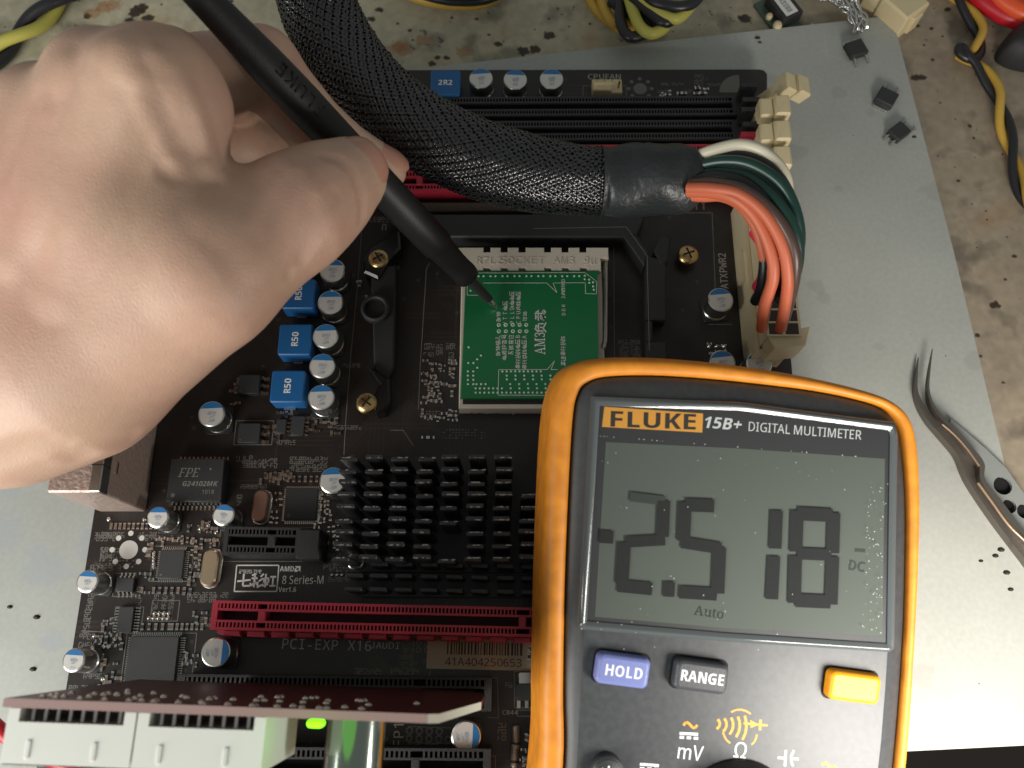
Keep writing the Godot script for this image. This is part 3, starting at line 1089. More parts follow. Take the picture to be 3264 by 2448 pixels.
func chips(t: Node3D) -> void:
	# network transformer
	var o := chip(t, "network_transformer", Vector2(-91.78, -50.31), 15.6, 12.6, 5.2, 0, ["n", "s"], 1.27, 1.7, M.black)
	var mb := MB.new()
	letters(mb, "FPE", flat(Vector3(-2.0, 5.22, -2.2)), 2.5, "serif", 0.06, 0.95, 0.25)
	letters(mb, "G24102MK", flat(Vector3(1.4, 5.22, 1.1)), 1.45, "bold", 0.06, 1.0, 0.2)
	letters(mb, "1018", flat(Vector3(4.0, 5.22, 3.5)), 1.2, "mono", 0.06, 0.9)
	mb.prism(disc(0.3, 10, Vector2(4.0, -3.2)), 5.2, 5.25)
	commit(mb, "printed_code", M.silk_dim, o, true)
	chip(t, "audio_chip", Vector2(-61.56, -43.9), 9.4, 9.4, 1.6, 0, ["n", "s", "e", "w"], 0.6, 0.9)
	chip(t, "clock_chip", Vector2(-97.38, -26.68), 7.0, 8.0, 1.6, 0, ["n", "s", "e", "w"], 0.6, 1.0)
	chip(t, "controller_chip", Vector2(-99.23, 0.69), 13.6, 15.0, 2.2, 0, ["n", "s", "e", "w"], 0.62, 1.2)
	chip(t, "small_chip", Vector2(-108.33, -11.36), 4.2, 7.0, 1.6, 0, ["e", "w"], 0.8, 1.4)
	chip(t, "small_chip", Vector2(-109.81, -20.95), 5.0, 3.9, 1.5, 0, ["n", "s"], 1.2, 1.5)
	chip(t, "small_chip", Vector2(-64.35, -67.6), 3.9, 6.0, 1.5, 0, ["e", "w"], 1.27, 1.1)
	chip(t, "transistor", Vector2(-78.59, -65.18), 6.5, 6.0, 2.2, 0, ["e"], 2.3, 2.4)
	chip(t, "transistor", Vector2(-69.37, -67.46), 3.0, 4.4, 1.4, 0, ["e"], 1.27, 1.0)
	chip(t, "transistor", Vector2(-80.04, -80.47), 6.5, 6.0, 2.2, 0, ["e"], 2.3, 2.4)
	# regulator with a metal tab
	o = chip(t, "regulator", Vector2(4.03, 7.73), 6.3, 4.4, 2.0, 0, ["s"], 2.2, 2.0)
	mb = MB.new()
	mb.prism(moved(rr(4.6, 3.4, 0.5), Vector2(0, -3.5)), 0.2, 1.2, 0.2)
	commit(mb, "tab", M.solder, o, true)
	# crystals
	for k in [[Vector3(-73.07, 3.2, -43.1), 4.4, 9.6, mat(col(150, 116, 100), 0.42, 0.5)], [Vector3(-85.83, 3.2, -25.57), 4.6, 10.4, mat(col(182, 164, 138), 0.34, 0.8)]]:
		o = node("crystal", t, Vector3(k[0].x, 0, k[0].z), -2)
		mb = MB.new()
		mb.prism(rr(k[1] + 0.9, k[2] + 0.9, k[1] / 2 + 0.4, 8), 0.1, 0.7, 0.2)
		commit(mb, "rim", M.alu, o, true)
		mb = MB.new()
		mb.prism(rr(k[1], k[2], k[1] / 2 - 0.05, 8), 0.5, 3.2, 0.45)
		commit(mb, "can", k[3], o, true)
	# a glass diode and a through-hole resistor beside the meter
	for k in [[Vector3(1.14, 1.2, 19.21), 2.4], [Vector3(0.73, 1.2, 23.69), 2.2]]:
		o = node("diode", t, k[0])
		mb = MB.new()
		mb.tube([Vector3(0, 0, -3.0), Vector3(0, 0, -2.6), Vector3(0, 0, 2.6), Vector3(0, 0, 3.0)], [0.7, 1.1, 1.1, 0.7], 12)
		commit(mb, "body", mat(col(150, 138, 126), 0.35, 0.5), o, true)
		mb = MB.new()
		mb.tube([Vector3(0, 0, 1.2), Vector3(0, 0, 1.9)], 1.14, 12, false)
		commit(mb, "band", M.black, o, true)
	# fan connector
	o = node("fan_connector", t, Vector3(32.49, 0, -187.35))
	mb = MB.new()
	mb.prism(rr(10.2, 5.6, 0.4), 0, 3.2, 0.3)
	mb.prism(moved(rr(6.4, 1.4, 0.3), Vector2(-1.8, 2.4)), 0, 8.0, 0.3)
	commit(mb, "housing", M.cream, o, true)
	for i in 4:
		mb = MB.new()
		mb.box(Vector3(-4.1 + i * 2.54, 3, 0.3), Vector3(-3.45 + i * 2.54, 6.6, 0.95))
		commit(mb, "pin", M.gold, o, true)


func io_port(t: Node3D) -> void:
	var o := node("port_shell", t)
	var a := Vector3(-107.2, 30, -41.97)
	var b := Vector3(-120.99, 30, -42.11)
	var zf := a.z
	var mb := MB.new()
	mb.prism(moved(rr(a.x - b.x, 34, 0.8), Vector2((a.x + b.x) / 2, zf - 17)), 0.2, 30.0, 0.5)
	var shell := mat(col(176, 156, 146), 0.4, 0.45, 0.02, 60)
	commit(mb, "shell", shell, o)
	mb = MB.new()
	mb.prism(PackedVector2Array([Vector2(a.x - 2.6, zf - 0.05), Vector2(a.x + 0.3, zf - 0.05), Vector2(a.x + 0.3, zf - 34), Vector2(a.x - 2.6, zf - 34)]), 26, 30.5, 0.3)
	commit(mb, "folded_seam", M.steel, o)
	mb = MB.new()
	mb.prism(PackedVector2Array([Vector2(a.x - 2.7, zf - 7.0), Vector2(a.x + 0.35, zf - 7.0), Vector2(a.x + 0.35, zf - 7.3), Vector2(a.x - 2.7, zf - 7.3)]), 26, 30.55)
	commit(mb, "seam_gap", M.void, o)
	mb = MB.new()
	for k in [[8.0, 22.0], [20.0, 22.0]]:
		mb.box(Vector3(a.x - 0.1, k[1], zf - k[0] - 1.6), Vector3(a.x + 0.5, k[1] + 1.0, zf - k[0] + 1.6))
	commit(mb, "spring_tab", M.alu, o)


func power_socket(t: Node3D) -> void:
	var o := node("power_socket", t)
	var lo := Vector2(71.76, -139.96)
	var hi := Vector2(81.08, -86.7)
	var mb := MB.new()
	var x0 := lo.x
	var x1 := x0 + 10.0
	var z0 := lo.y
	var z1 := hi.y
	mb.box(Vector3(x0, 0, z0), Vector3(x0 + 1.3, 13, z1))
	mb.box(Vector3(x1 - 1.1, 0, z0), Vector3(x1, 13, z1))
	mb.box(Vector3(x0 + 1.3, 0, z0), Vector3(x1 - 1.1, 13, z0 + 1.2))
	mb.box(Vector3(x0 + 1.3, 0, z1 - 1.2), Vector3(x1 - 1.1, 13, z1))
	mb.box(Vector3(x0 + 1.3, 0, z0 + 1.2), Vector3(x1 - 1.1, 2, z1 - 1.2))
	mb.box(Vector3(x0 - 1.4, 6, (z0 + z1) / 2 - 8), Vector3(x0, 10, (z0 + z1) / 2 + 2))
	commit(mb, "housing", M.nylon, o)


func print_on_board(t: Node3D) -> void:
	var mb := MB.new()
	letters(mb, "CPUFAN", flat(Vector3(32.18, 0.04, -193.48)), 2.0, "sans", 0.06, 1.15)
	letters(mb, "ATXPWR2", flat(Vector3(67.72, 0.04, -119.54), 90), 2.3, "mono", 0.06, 0.95)
	letters(mb, "PCI-EXP X16", flat(Vector3(-51.73, 0.04, -4.65), -1.5), 2.6, "mono", 0.06, 1.06)
	letters(mb, "JAUDI", flat(Vector3(-35.46, 0.04, -4.48), -1.5), 1.7, "mono", 0.06, 1.2)
	letters(mb, "FP1", flat(Vector3(-30.75, 0.04, 18.57), 90), 2.6, "mono", 0.06, 1.1)
	letters(mb, "C844", flat(Vector3(-0.48, 0.04, 13.01)), 1.1, "mono", 0.06, 1.2)
	commit(mb, "board_lettering", M.silk, t)
	mb = MB.new()
	letters(mb, "AMD", flat(Vector3(-64.49, 0.04, -25.49)), 1.45, "bold", 0.06, 0.9)
	letters(mb, "8 Series-M", flat(Vector3(-59.7, 0.04, -22.37)), 2.2, "sans", 0.06, 0.84)
	letters(mb, "Ver1.6", flat(Vector3(-63.94, 0.04, -19.68)), 1.35, "bold", 0.06, 0.9)
	# arrow mark after the three letters
	var am := Vector2(-61.49, -25.49)
	mb.prism(PackedVector2Array([am + Vector2(-0.8, -0.8), am + Vector2(0.85, -0.8), am + Vector2(0.85, 0.85), am + Vector2(0.3, 0.3), am + Vector2(0.3, -0.25), am + Vector2(-0.25, -0.25)]), 0, 0.07, 0, Transform3D(), false)
	mb.prism(PackedVector2Array([am + Vector2(-0.85, 0.0), am + Vector2(-0.3, -0.5), am + Vector2(-0.3, 0.35), am + Vector2(0.4, 0.35), am + Vector2(-0.1, 0.85), am + Vector2(-0.85, 0.85)]), 0, 0.07, 0, Transform3D(), false)
	rect_line(mb, Vector2(-79.03, -26.47), Vector2(-66.93, -19.17), 0.35)
	han(mb, "七彩虹", Vector2(-72.93, -22.19), 4.0, 0, 0.5, 0.06, 0.9)
	micro(mb, Vector2(-74.87, -24.71), 9, 0.9)
	sun(mb, Vector2(-110.7, -30.9), 2.7)
	commit(mb, "board_lettering", M.silk_bright, t)
	mb = MB.new()
	sun(mb, Vector2(44.3, -188.51), 2.3)
	# half-round pad in the far corner
	var pad := PackedVector2Array()
	for i in 11:
		var q := PI + PI / 2 * i / 10
		pad.push_back(Vector2(78.8, -186.98) + Vector2(cos(q), sin(q)) * 7.2)
	pad.push_back(Vector2(78.8, -186.98))
	mb.prism(pad, 0, 0.07, 0, Transform3D(), false)
	# outlines
	for r in [[Vector2(-103.49, -31.93), Vector2(-91.81, -22)], [Vector2(-66.91, -49.22), Vector2(-56.32, -38.92)], [Vector2(-107.88, -7.79), Vector2(-88.39, 8.08)], [Vector2(0.65, 2.4), Vector2(7.23, 11.86)], [Vector2(1.37, 12.44), Vector2(5.26, 13.97)],
		[Vector2(-113.49, -24.23), Vector2(-107.49, -17.77)], [Vector2(-112.07, -14.9), Vector2(-104.14, -7.98)], [Vector2(-84.72, -37.27), Vector2(-55.73, -27.59)], [Vector2(-83.45, -69.54), Vector2(-72.09, -62.05)], [Vector2(-101.89, -16.66), Vector2(-94.19, -11.04)], [Vector2(24.52, -189.68), Vector2(39.42, -184.35)]]:
		rect_line(mb, r[0], r[1], 0.22)
	mb.path([Vector2(-82.01, -7.56), Vector2(-44.6, -6.81), Vector2(4.24, -5.71)], 0.25, 0.05)
	mb.path([Vector2(-120.86, -8.36), Vector2(-107.88, -7.79), Vector2(-98.71, -7.41)], 0.25, 0.05)
	mb.path([Vector2(-47.92, -144.66), Vector2(-48.97, -134.59), Vector2(-49.26, -111.75), Vector2(-50.04, -90.04), Vector2(-50.3, -69.37), Vector2(-50.25, -58.96)], 0.22, 0.05)
	mb.path([Vector2(-26.43, -122.18), Vector2(-27.46, -120.18), Vector2(-28.04, -98.68), Vector2(-28.37, -87.01), Vector2(-28.43, -73.13)], 0.22, 0.05)
	mb.path([Vector2(-36.59, -66.54), Vector2(-32.82, -66.54), Vector2(-29.58, -61.82)], 0.22, 0.05)
	mb.path([Vector2(6.93, -131.28), Vector2(36.41, -131.88), Vector2(42.56, -121.59), Vector2(41.64, -89.9)], 0.2, 6.06)
	mb.path([Vector2(32.93, -127.5), Vector2(31.74, -89.77)], 0.2, 0.05)
	mb.path([Vector2(54.35, -140.28), Vector2(65.66, -140.28), Vector2(64.71, -113.08)], 0.25, 0.05)
	mb.path([Vector2(61.62, -100.93), Vector2(69.23, -100.93)], 0.25, 0.05)
	mb.path([Vector2(-27.53, -6.15), Vector2(-27.64, 3.44)], 0.2, 0.05)
	mb.path([Vector2(-22.46, -6.15), Vector2(-22.73, 3.66)], 0.2, 0.05)
	mb.path([Vector2(-26.73, 3.66), Vector2(-3.99, 4.09), Vector2(-3.72, 14.47), Vector2(-6.63, 14.26)], 0.2, 0.05)
	mb.path([Vector2(-28.29, 16.55), Vector2(-15.61, 17.02)], 0.22, 0.05)
	mb.path([Vector2(-28.14, 20.62), Vector2(-15.93, 20.9)], 0.22, 0.05)
	mb.path([Vector2(-23.36, 23.99), Vector2(-4.43, 23.99), Vector2(-4.41, 26.95)], 0.22, 0.05)
	# header pads as open rings
	for p in [Vector2(-27.83, 17.61), Vector2(-25.14, 17.68), Vector2(-22.4, 17.75), Vector2(-19.71, 17.86), Vector2(-25.15, 19.64), Vector2(-22.46, 19.64), Vector2(-19.77, 19.75), Vector2(-17.28, 19.89)]:
		ring(mb, p, 1.0, 0.6)
	rect_line(mb, Vector2(-28.44, 18.93), Vector2(-27.16, 20.18), 0.4)
	for p in [Vector2(-26.11, -5.05), Vector2(-23.81, -4.96), Vector2(-26.05, -3.29), Vector2(-23.75, -3.2)]:
		ring(mb, p, 0.8, 0.5)
	# corner marks and rows of tiny codes
	var rows := [[Vector2(-116.97, -35.16), 6, 1.5, 0], [Vector2(-116.84, -34.21), 6, 1.5, 0], [Vector2(-116.91, -30.79), 3, 1.5, 0], [Vector2(-116.75, -29.66), 3, 1.5, 0], [Vector2(-116.58, -28.53), 3, 1.5, 0],
		[Vector2(-105.83, -35.16), 5, 1.4, 0], [Vector2(-105.7, -34.21), 5, 1.4, 0], [Vector2(-116.36, -25.72), 7, 1.6, 0], [Vector2(-116.59, -35.01), 7, 1.6, 0], [Vector2(-119.51, -16.46), 4, 1.5, 90], [Vector2(-119.84, -13.36), 4, 1.5, 90], [Vector2(-119.57, -10.27), 4, 1.5, 90],
		[Vector2(-105.98, -17.24), 6, 1.5, 90], [Vector2(-88.02, -18.22), 8, 1.3, 0], [Vector2(-87.87, -16.85), 8, 1.3, 0], [Vector2(-82.39, -18.22), 4, 1.3, 0], [Vector2(-118.84, -6.84), 4, 1.4, 0], [Vector2(-118.69, -4.56), 4, 1.4, 0], [Vector2(-86.86, -11.43), 4, 1.3, 0], [Vector2(-86.74, -10.27), 4, 1.3, 0],
		[Vector2(-115.67, 3.66), 5, 1.3, 0], [Vector2(-119.09, 6.79), 5, 1.4, 0], [Vector2(-100.96, -15.68), 8, 1.2, 90], [Vector2(-98.51, -15.29), 8, 1.2, 90], [Vector2(-96.51, -15.29), 8, 1.2, 90],
		[Vector2(-74.88, -24.79), 6, 0.9, 0], [Vector2(-79.65, -57.83), 4, 1.6, 0], [Vector2(-76.91, -56.78), 7, 1.2, 0], [Vector2(-76.81, -55.73), 7, 1.2, 0], [Vector2(-71.95, -57.08), 4, 1.4, 0], [Vector2(-71.83, -55.73), 4, 1.4, 0],
		[Vector2(-65.44, -56.33), 4, 1.5, 90], [Vector2(-64.12, -56.33), 4, 1.5, 90], [Vector2(-62.81, -56.33), 4, 1.5, 90], [Vector2(-61.49, -56.33), 4, 1.5, 90], [Vector2(-60.17, -56.33), 4, 1.5, 90], [Vector2(-58.56, -56.33), 4, 1.5, 90], [Vector2(-57.24, -56.33), 4, 1.5, 90], [Vector2(-55.92, -56.33), 4, 1.5, 90],
		[Vector2(-76.22, -49.36), 9, 1.1, 0], [Vector2(-67.73, -62.81), 6, 1.3, 0], [Vector2(-49.4, -67.39), 9, 1.2, 0], [Vector2(-80.2, -45.56), 3, 1.4, 90], [Vector2(-69.56, -42.8), 4, 1.3, 0],
		[Vector2(-26.47, -93.75), 2, 1.4, 90], [Vector2(-25.06, -93.75), 2, 1.4, 90], [Vector2(-22.93, -93.37), 3, 1.4, 0], [Vector2(-19.75, -93.75), 2, 1.4, 90], [Vector2(-18.52, -93.75), 2, 1.4, 90], [Vector2(-25.67, -90.74), 3, 1.4, 0], [Vector2(-22.35, -91.49), 2, 1.4, 0], [Vector2(-18.8, -90.74), 2, 1.4, 90],
		[Vector2(34.72, -94.85), 3, 1.4, 0], [Vector2(38.5, -94.85), 3, 1.4, 0], [Vector2(34.2, -91.88), 4, 1.3, 90], [Vector2(35.59, -91.88), 4, 1.3, 90], [Vector2(37.77, -91.88), 4, 1.3, 90], [Vector2(39.16, -91.88), 4, 1.3, 90],
		[Vector2(65.23, -193.65), 3, 1.4, 0], [Vector2(65.14, -192.24), 3, 1.4, 0], [Vector2(65.04, -190.84), 3, 1.4, 0], [Vector2(70.5, -190.14), 7, 1.0, 0], [Vector2(55.58, -190.37), 9, 1.1, 0], [Vector2(60.5, -187.35), 4, 1.2, 0], [Vector2(52.27, -187.35), 4, 1.2, 0], [Vector2(77.56, -192.48), 4, 1.1, 0],
		[Vector2(-28.86, -4.83), 4, 1.2, 0], [Vector2(-28.8, -3.16), 4, 1.2, 0], [Vector2(-29.19, -1.33), 4, 1.2, 0], [Vector2(-29.11, 0.63), 3, 1.2, 0], [Vector2(-21.5, -4.74), 3, 1.2, 0], [Vector2(-21.46, -3.07), 3, 1.2, 0], [Vector2(-39.52, 2.36), 7, 1.4, 0], [Vector2(-29.5, 2.36), 7, 1.4, 0],
		[Vector2(-51.24, -29.23), 4, 1.3, 0], [Vector2(-50.79, -27.09), 3, 1.3, 0], [Vector2(-51.95, -25.87), 4, 1.3, 0], [Vector2(-49.27, -22.54), 7, 1.2, 0], [Vector2(-21.4, 21.75), 3, 1.5, 0], [Vector2(-26.88, 21.75), 4, 1.5, 0], [Vector2(-0.7, 5.93), 2, 1.3, 0], [Vector2(5.8, -2.68), 4, 1.5, 90], [Vector2(6.26, 17.4), 5, 1.3, 90], [Vector2(-2.73, 17.59), 3, 2.0, 90],
		[Vector2(-43.88, -137.83), 6, 1.6, 0], [Vector2(-41.38, -134.88), 1, 2.2, 0], [Vector2(-37.85, -120.38), 4, 1.3, 0], [Vector2(-49.42, -87.2), 6, 1.2, 0], [Vector2(-37.67, 18.58), 4, 1.4, 0], [Vector2(-34.91, 20), 3, 1.4, 0]]
	for r in rows:
		micro(mb, r[0], r[1], r[2], r[3])
	for i in 3:
		var p := Vector2(58.27, -142.64) + Vector2(2.4 * i, 0)
		mb.bar(p + Vector2(0, -1.2), p + Vector2(0, 1.2), 0.5, 0.05)
		mb.bar(p + Vector2(-0.6, -1.2), p + Vector2(0.6, -1.2), 0.4, 0.05)
	for r in [[Vector2(-118.69, -31.17), 12, 7], [Vector2(-107.44, -35.73), 10, 3], [Vector2(-52.31, -26.63), 9, 3], [Vector2(-20.85, -66.71), 14, 4], [Vector2(-26.16, -72.42), 12, 3]]:
		for i in r[1]:
			for j in r[2]:
				if rng.randf() < 0.6:
					var p: Vector2 = r[0] + Vector2(i * 0.95, j * 0.85)
					mb.bar(p, p + Vector2(rng.randf_range(0.3, 0.7), 0), rng.randf_range(0.2, 0.5), 0.05)
	commit(mb, "board_outline_print", M.silk_dim, t).set_meta("kind", "stuff")
	# stock label with a bar code
	var o := node("stock_label", t, Vector3(-7.92, 0, -2.42), -1.2)
	mb = MB.new()
	mb.prism(rr(31.5, 8.8, 0.3), 0.0, 0.12)
	commit(mb, "paper", mat(col(168, 152, 132), 0.75), o, true)
	mb = MB.new()
	var x := -10.2
	while x < 10.2:
		var w := rng.randf_range(0.2, 0.62)
		mb.bar(Vector2(x, -1.2), Vector2(x + w, -1.2), 3.4, 0.14)
		x += w + rng.randf_range(0.22, 0.6)
	letters(mb, "41A404250653", flat(Vector3(0, 0.13, 2.4)), 2.0, "sans", 0.04, 1.15)
	commit(mb, "bar_code_print", mat(col(58, 48, 42), 0.7), o, true)


func ring(mb: MB, at: Vector2, ro: float, ri: float) -> void:
	var n := 14
	for i in n:
		var a := Vector2(cos(TAU * i / n), sin(TAU * i / n))
		var b := Vector2(cos(TAU * (i + 1) / n), sin(TAU * (i + 1) / n))
		mb.quad(Vector3(at.x + a.x * ri, 0.05, at.y + a.y * ri), Vector3(at.x + a.x * ro, 0.05, at.y + a.y * ro), Vector3(at.x + b.x * ro, 0.05, at.y + b.y * ro), Vector3(at.x + b.x * ri, 0.05, at.y + b.y * ri), Vector3.UP)


func small_parts(t: Node3D) -> void:
	var bodies := MB.new()
	bodies.paint = true
	var ends := MB.new()
	var areas := [[Vector2(-103.43, -34.4), Vector2(-91.69, -32.49), 12], [Vector2(-92.35, -33.25), Vector2(-88.56, -21.63), 18], [Vector2(-105.53, -32.87), Vector2(-103.36, -27.96), 6], [Vector2(-106.34, -24.6), Vector2(-102.81, -17.96), 8], [Vector2(-88.05, -34.21), Vector2(-85.82, -31.36), 4],
		[Vector2(-95.43, -38.23), Vector2(-85.16, -35.93), 12], [Vector2(-74.51, -54.33), Vector2(-66.35, -50.74), 14], [Vector2(-71.7, -49.16), Vector2(-67.4, -44.44), 7], [Vector2(-57.51, -47.58), Vector2(-53.43, -39), 16], [Vector2(-71.93, -42.88), Vector2(-67.24, -37.84), 6],
		[Vector2(-118.22, -7.98), Vector2(-108.17, -4.19), 12], [Vector2(-115.39, -2.3), Vector2(-107.23, 8.08), 16], [Vector2(-115.22, -11.81), Vector2(-111.93, -8.36), 6], [Vector2(-118.4, 6.24), Vector2(-111.23, 7.34), 4], [Vector2(-91.07, -13.36), Vector2(-85.14, -10.27), 4], [Vector2(-91.59, -4.19), Vector2(-86.96, 1.81), 9],
		[Vector2(-62.19, -71.71), Vector2(-52.51, -64.94), 20], [Vector2(-72.15, -66.16), Vector2(-68.93, -63.11), 5], [Vector2(-85.4, -83.03), Vector2(-79.04, -73.26), 12], [Vector2(-75.93, -68.62), Vector2(-71.3, -63.11), 5], [Vector2(-71.57, -73.26), Vector2(-66.02, -71.09), 6],
		[Vector2(-27.37, -88.87), Vector2(-17.36, -80.38), 34], [Vector2(-27.08, -79.65), Vector2(-17.94, -74.93), 16], [Vector2(-27.9, -72.77), Vector2(-16.8, -69.56), 14], [Vector2(2.36, 21.75), Vector2(5.58, 25.85), 8], [Vector2(4.97, -4.68), Vector2(7.02, 1.51), 10], [Vector2(3.81, 17.4), Vector2(6.44, 20.24), 6],
		[Vector2(60.36, -94.42), Vector2(66.8, -90.19), 8], [Vector2(3.32, -7.03), Vector2(6.93, 1.71), 6], [Vector2(-12.93, -73.59), Vector2(8.32, -72.16), 18], [Vector2(63.43, -190.14), Vector2(68.2, -185.5), 8], [Vector2(50.73, -187.82), Vector2(61.53, -185.04), 7], [Vector2(-53.95, -37.28), Vector2(-49.19, -31.38), 8], [Vector2(-49.55, -116.79), Vector2(-45.03, -108.98), 3], [Vector2(-57.85, -48.06), Vector2(-52.88, -35.41), 16]]
	for a in areas:
		smds(bodies, ends, a[0], a[1], a[2])
	# tidy rows
	for r in [[Vector2(-101.88, -19.42), 6, 1.75, 90.0], [Vector2(-93.17, -19.06), 2, 1.75, 90.0], [Vector2(-66.23, -51.57), 8, 1.7, 90.0], [Vector2(-103.75, -9.51), 5, 1.9, 90.0], [Vector2(-95.4, -9.51), 7, 1.4, 90.0], [Vector2(-116.57, -37.65), 14, 1.3, 90.0], [Vector2(-73.02, -52.61), 6, 1.5, 90.0], [Vector2(-87.98, -33.63), 2, 2.2, 0.0], [Vector2(-26.25, -64.25), 2, 2.0, 0.0]]:
		for i in r[1]:
			smd(bodies, ends, r[0] + Vector2(r[2] * i, 0), r[3], 1.0)
	var vm := mat(Color.WHITE, 0.45)
	vm.vertex_color_use_as_albedo = true
	commit(bodies, "chip_resistor_field", vm, t).set_meta("kind", "stuff")
	commit(ends, "solder_end_field", M.solder, t).set_meta("kind", "stuff")
	# domed solder points of headers and sockets
	var dots := MB.new()
	var pts := []
	for r in [[Vector2(-100.84, -13.16), Vector2(-96.84, -13.16), 4], [Vector2(-102.26, -11.81), Vector2(-96.87, -11.73), 5], [Vector2(-51.44, -23.8), Vector2(-48.57, -23.8), 3], [Vector2(1.68, 9.54), Vector2(6.32, 9.54), 3], [Vector2(61.3, -93.57), Vector2(66.07, -93.57), 3], [Vector2(-102.74, -26.09), Vector2(-103.22, -29.85), 5]]:
		for i in r[2]:
			pts.append(r[0].lerp(r[1], float(i) / maxf(1, r[2] - 1)))
	for p in pts + [Vector2(-117.51, 6.98), Vector2(-114.39, 6.98), Vector2(-111.02, 6.06), Vector2(-112.83, 4.4), Vector2(-116.89, -7.03), Vector2(-111.03, -6.27), Vector2(-117, -3.81), Vector2(-113.9, -4.19), Vector2(-112.71, -4.19)] + [Vector2(-90.67, -37.08), Vector2(-85.93, -35.93), Vector2(-117.64, -39.77), Vector2(-107.18, -39.58), Vector2(-88.47, -38.04)] + [Vector2(-46.2, -25.41), Vector2(-44.78, -29.38), Vector2(-50.54, -37.91)]:
		dots.lathe(PackedVector2Array([Vector2(0.75, 0), Vector2(0.6, 0.4), Vector2(0.3, 0.7), Vector2(0, 0.78)]), 10, Transform3D(Basis.IDENTITY, Vector3(p.x, 0, p.y)))
	commit(dots, "solder_dot_field", M.solder, t).set_meta("kind", "stuff")


# ---------------------------------------------------------------- green load board in the socket
func test_board() -> void:
	var a := Vector3(-14.43, 8.4, -115.24)
	var t := thing("test_board", "green test board with white Chinese lettering seated in the cream processor socket", "test board", Vector3(a.x, 0, a.z))
	var mb := MB.new()
	mb.prism(PackedVector2Array([Vector2(-14.29, -115.15), Vector2(26.5, -115.24), Vector2(25.63, -74.19), Vector2(-15.35, -74.19)]), 6.9, 8.4)
	commit(mb, "circuit_board", M.green, t)
	mb = MB.new()
	mb.prism(PackedVector2Array([Vector2(-14.41, -112.01), Vector2(-14.24, -112.01), Vector2(-15.08, -74.19), Vector2(-15.27, -74.19)]), 6.9, 8.42)
	commit(mb, "bare_edge", M.green_edge, t)
	var y := 8.46
	var print_ := MB.new()
	for k in [["时钟输入", Vector2(-4.18, -90.63)], ["时钟", Vector2(-4.09, -99.97)], ["电源好信号", Vector2(-2.35, -90.04)], ["VTT电压", Vector2(-2.1, -101.11)], ["系统复位", Vector2(-0.3, -90.86)], ["PLL供电电压", Vector2(0, -102.9)],
		["串行总线电压B", Vector2(1.74, -88.74)], ["CPU内核电压", Vector2(1.94, -102.9)], ["串行总线电压A", Vector2(3.73, -88.59)], ["接地", Vector2(3.87, -100.15)], ["DDR 3内存接口", Vector2(15.73, -106.37)], ["高速串行总线", Vector2(15.32, -88.88)]]:
		var n: String = k[0]
		var tall := 1.5 if not n.begins_with("D") else 1.3
		han(print_, n, k[1], tall, 90, 0.17, y, 1.12 if n.length() < 6 else 1.06)
	letters(print_, "AM3", flat(Vector3(Vector3(8.39, 8.4, -91.36).x, y, Vector3(8.39, 8.4, -91.36).z), 90), 3.0, "serif", 0.04, 0.78)
	han(print_, "负载", Vector2(8.6, -98.42), 3.7, 90, 0.36, y, 1.12)
	# bubble outlines round the pin fields
	print_.path([Vector2(-10.35, -114.62), Vector2(22.55, -114.78), Vector2(26.16, -111.7), Vector2(25.93, -107.58), Vector2(22.58, -107.67), Vector2(22.6, -111.33), Vector2(12.65, -111.24), Vector2(13.78, -108.04), Vector2(10.69, -111.24), Vector2(-8.91, -111.24)], 0.16, y)
	print_.path([Vector2(-13.8, -110.78), Vector2(-13.74, -107.13), Vector2(-10.26, -107.13)], 0.16, y)
	print_.path([Vector2(13.59, -83.03), Vector2(11.56, -82.97), Vector2(12.82, -85.84), Vector2(10.48, -83.03), Vector2(-3.95, -82.97), Vector2(-4.1, -75.03), Vector2(10.78, -74.98)], 0.16, y)
	commit(print_, "white_print", M.silk_bright, t)
	var pads := MB.new()
	var spots := []
	for i in 9:
		spots += [Vector2(330 + i * 131, 145), Vector2(385 + i * 131, 145)]
	spots += [Vector2(1495, 140), Vector2(1490, 180), Vector2(1540, 185), Vector2(1540, 222), Vector2(1580, 215), Vector2(1580, 262), Vector2(1585, 300), Vector2(245, 265), Vector2(240, 310), Vector2(215, 940), Vector2(345, 1030), Vector2(305, 1070), Vector2(210, 1110), Vector2(265, 1110), Vector2(305, 1160)]
	for j in 4:
		spots += [Vector2(205, 1200 + j * 45), Vector2(262, 1200 + j * 45)]
	for i in 3:
		spots.append(Vector2(295 + i * 48, 1335))
	for i in 18:
		for yy in [1380, 1425]:
			if i < 6 or yy == 1425 or i % 2 == 0:
				spots.append(Vector2(285 + i * 46, yy))
	for i in 10:
		spots.append(Vector2(570 + i * 45, 1200))
	for i in 6:
		spots += [Vector2(615 + i * 92, 1245), Vector2(615 + i * 92, 1285), Vector2(650 + i * 92, 1335)]
	var o0 := Vector2(-19.7, -117.87)
	var ox := (Vector2(28.27, -117.87) - o0) / 1700.0
	var oy := (Vector2(-18.69, -73.63) - o0) / 1500.0
	for s in spots:
		if s.x < 1610:
			var p = o0 + ox * s.x + oy * s.y
			pads.lathe(PackedVector2Array([Vector2(0.36, y - 0.05), Vector2(0.28, y + 0.12), Vector2(0, y + 0.22)]), 8, Transform3D(Basis.IDENTITY, Vector3(p.x, 0, p.y)))
	for xx in [540, 615, 690, 765, 835]:
		for yy in [695, 765]:
			var p = o0 + ox * xx + oy * yy
			pads.lathe(PackedVector2Array([Vector2(0.62, y - 0.05), Vector2(0.55, y + 0.02), Vector2(0.3, y + 0.02), Vector2(0.25, y - 0.3), Vector2(0, y - 0.3)]), 12, Transform3D(Basis.IDENTITY, Vector3(p.x, 0, p.y)))
	commit(pads, "pin_pad_field", mat(col(206, 222, 206), 0.4, 0.3), t).set_meta("kind", "stuff")
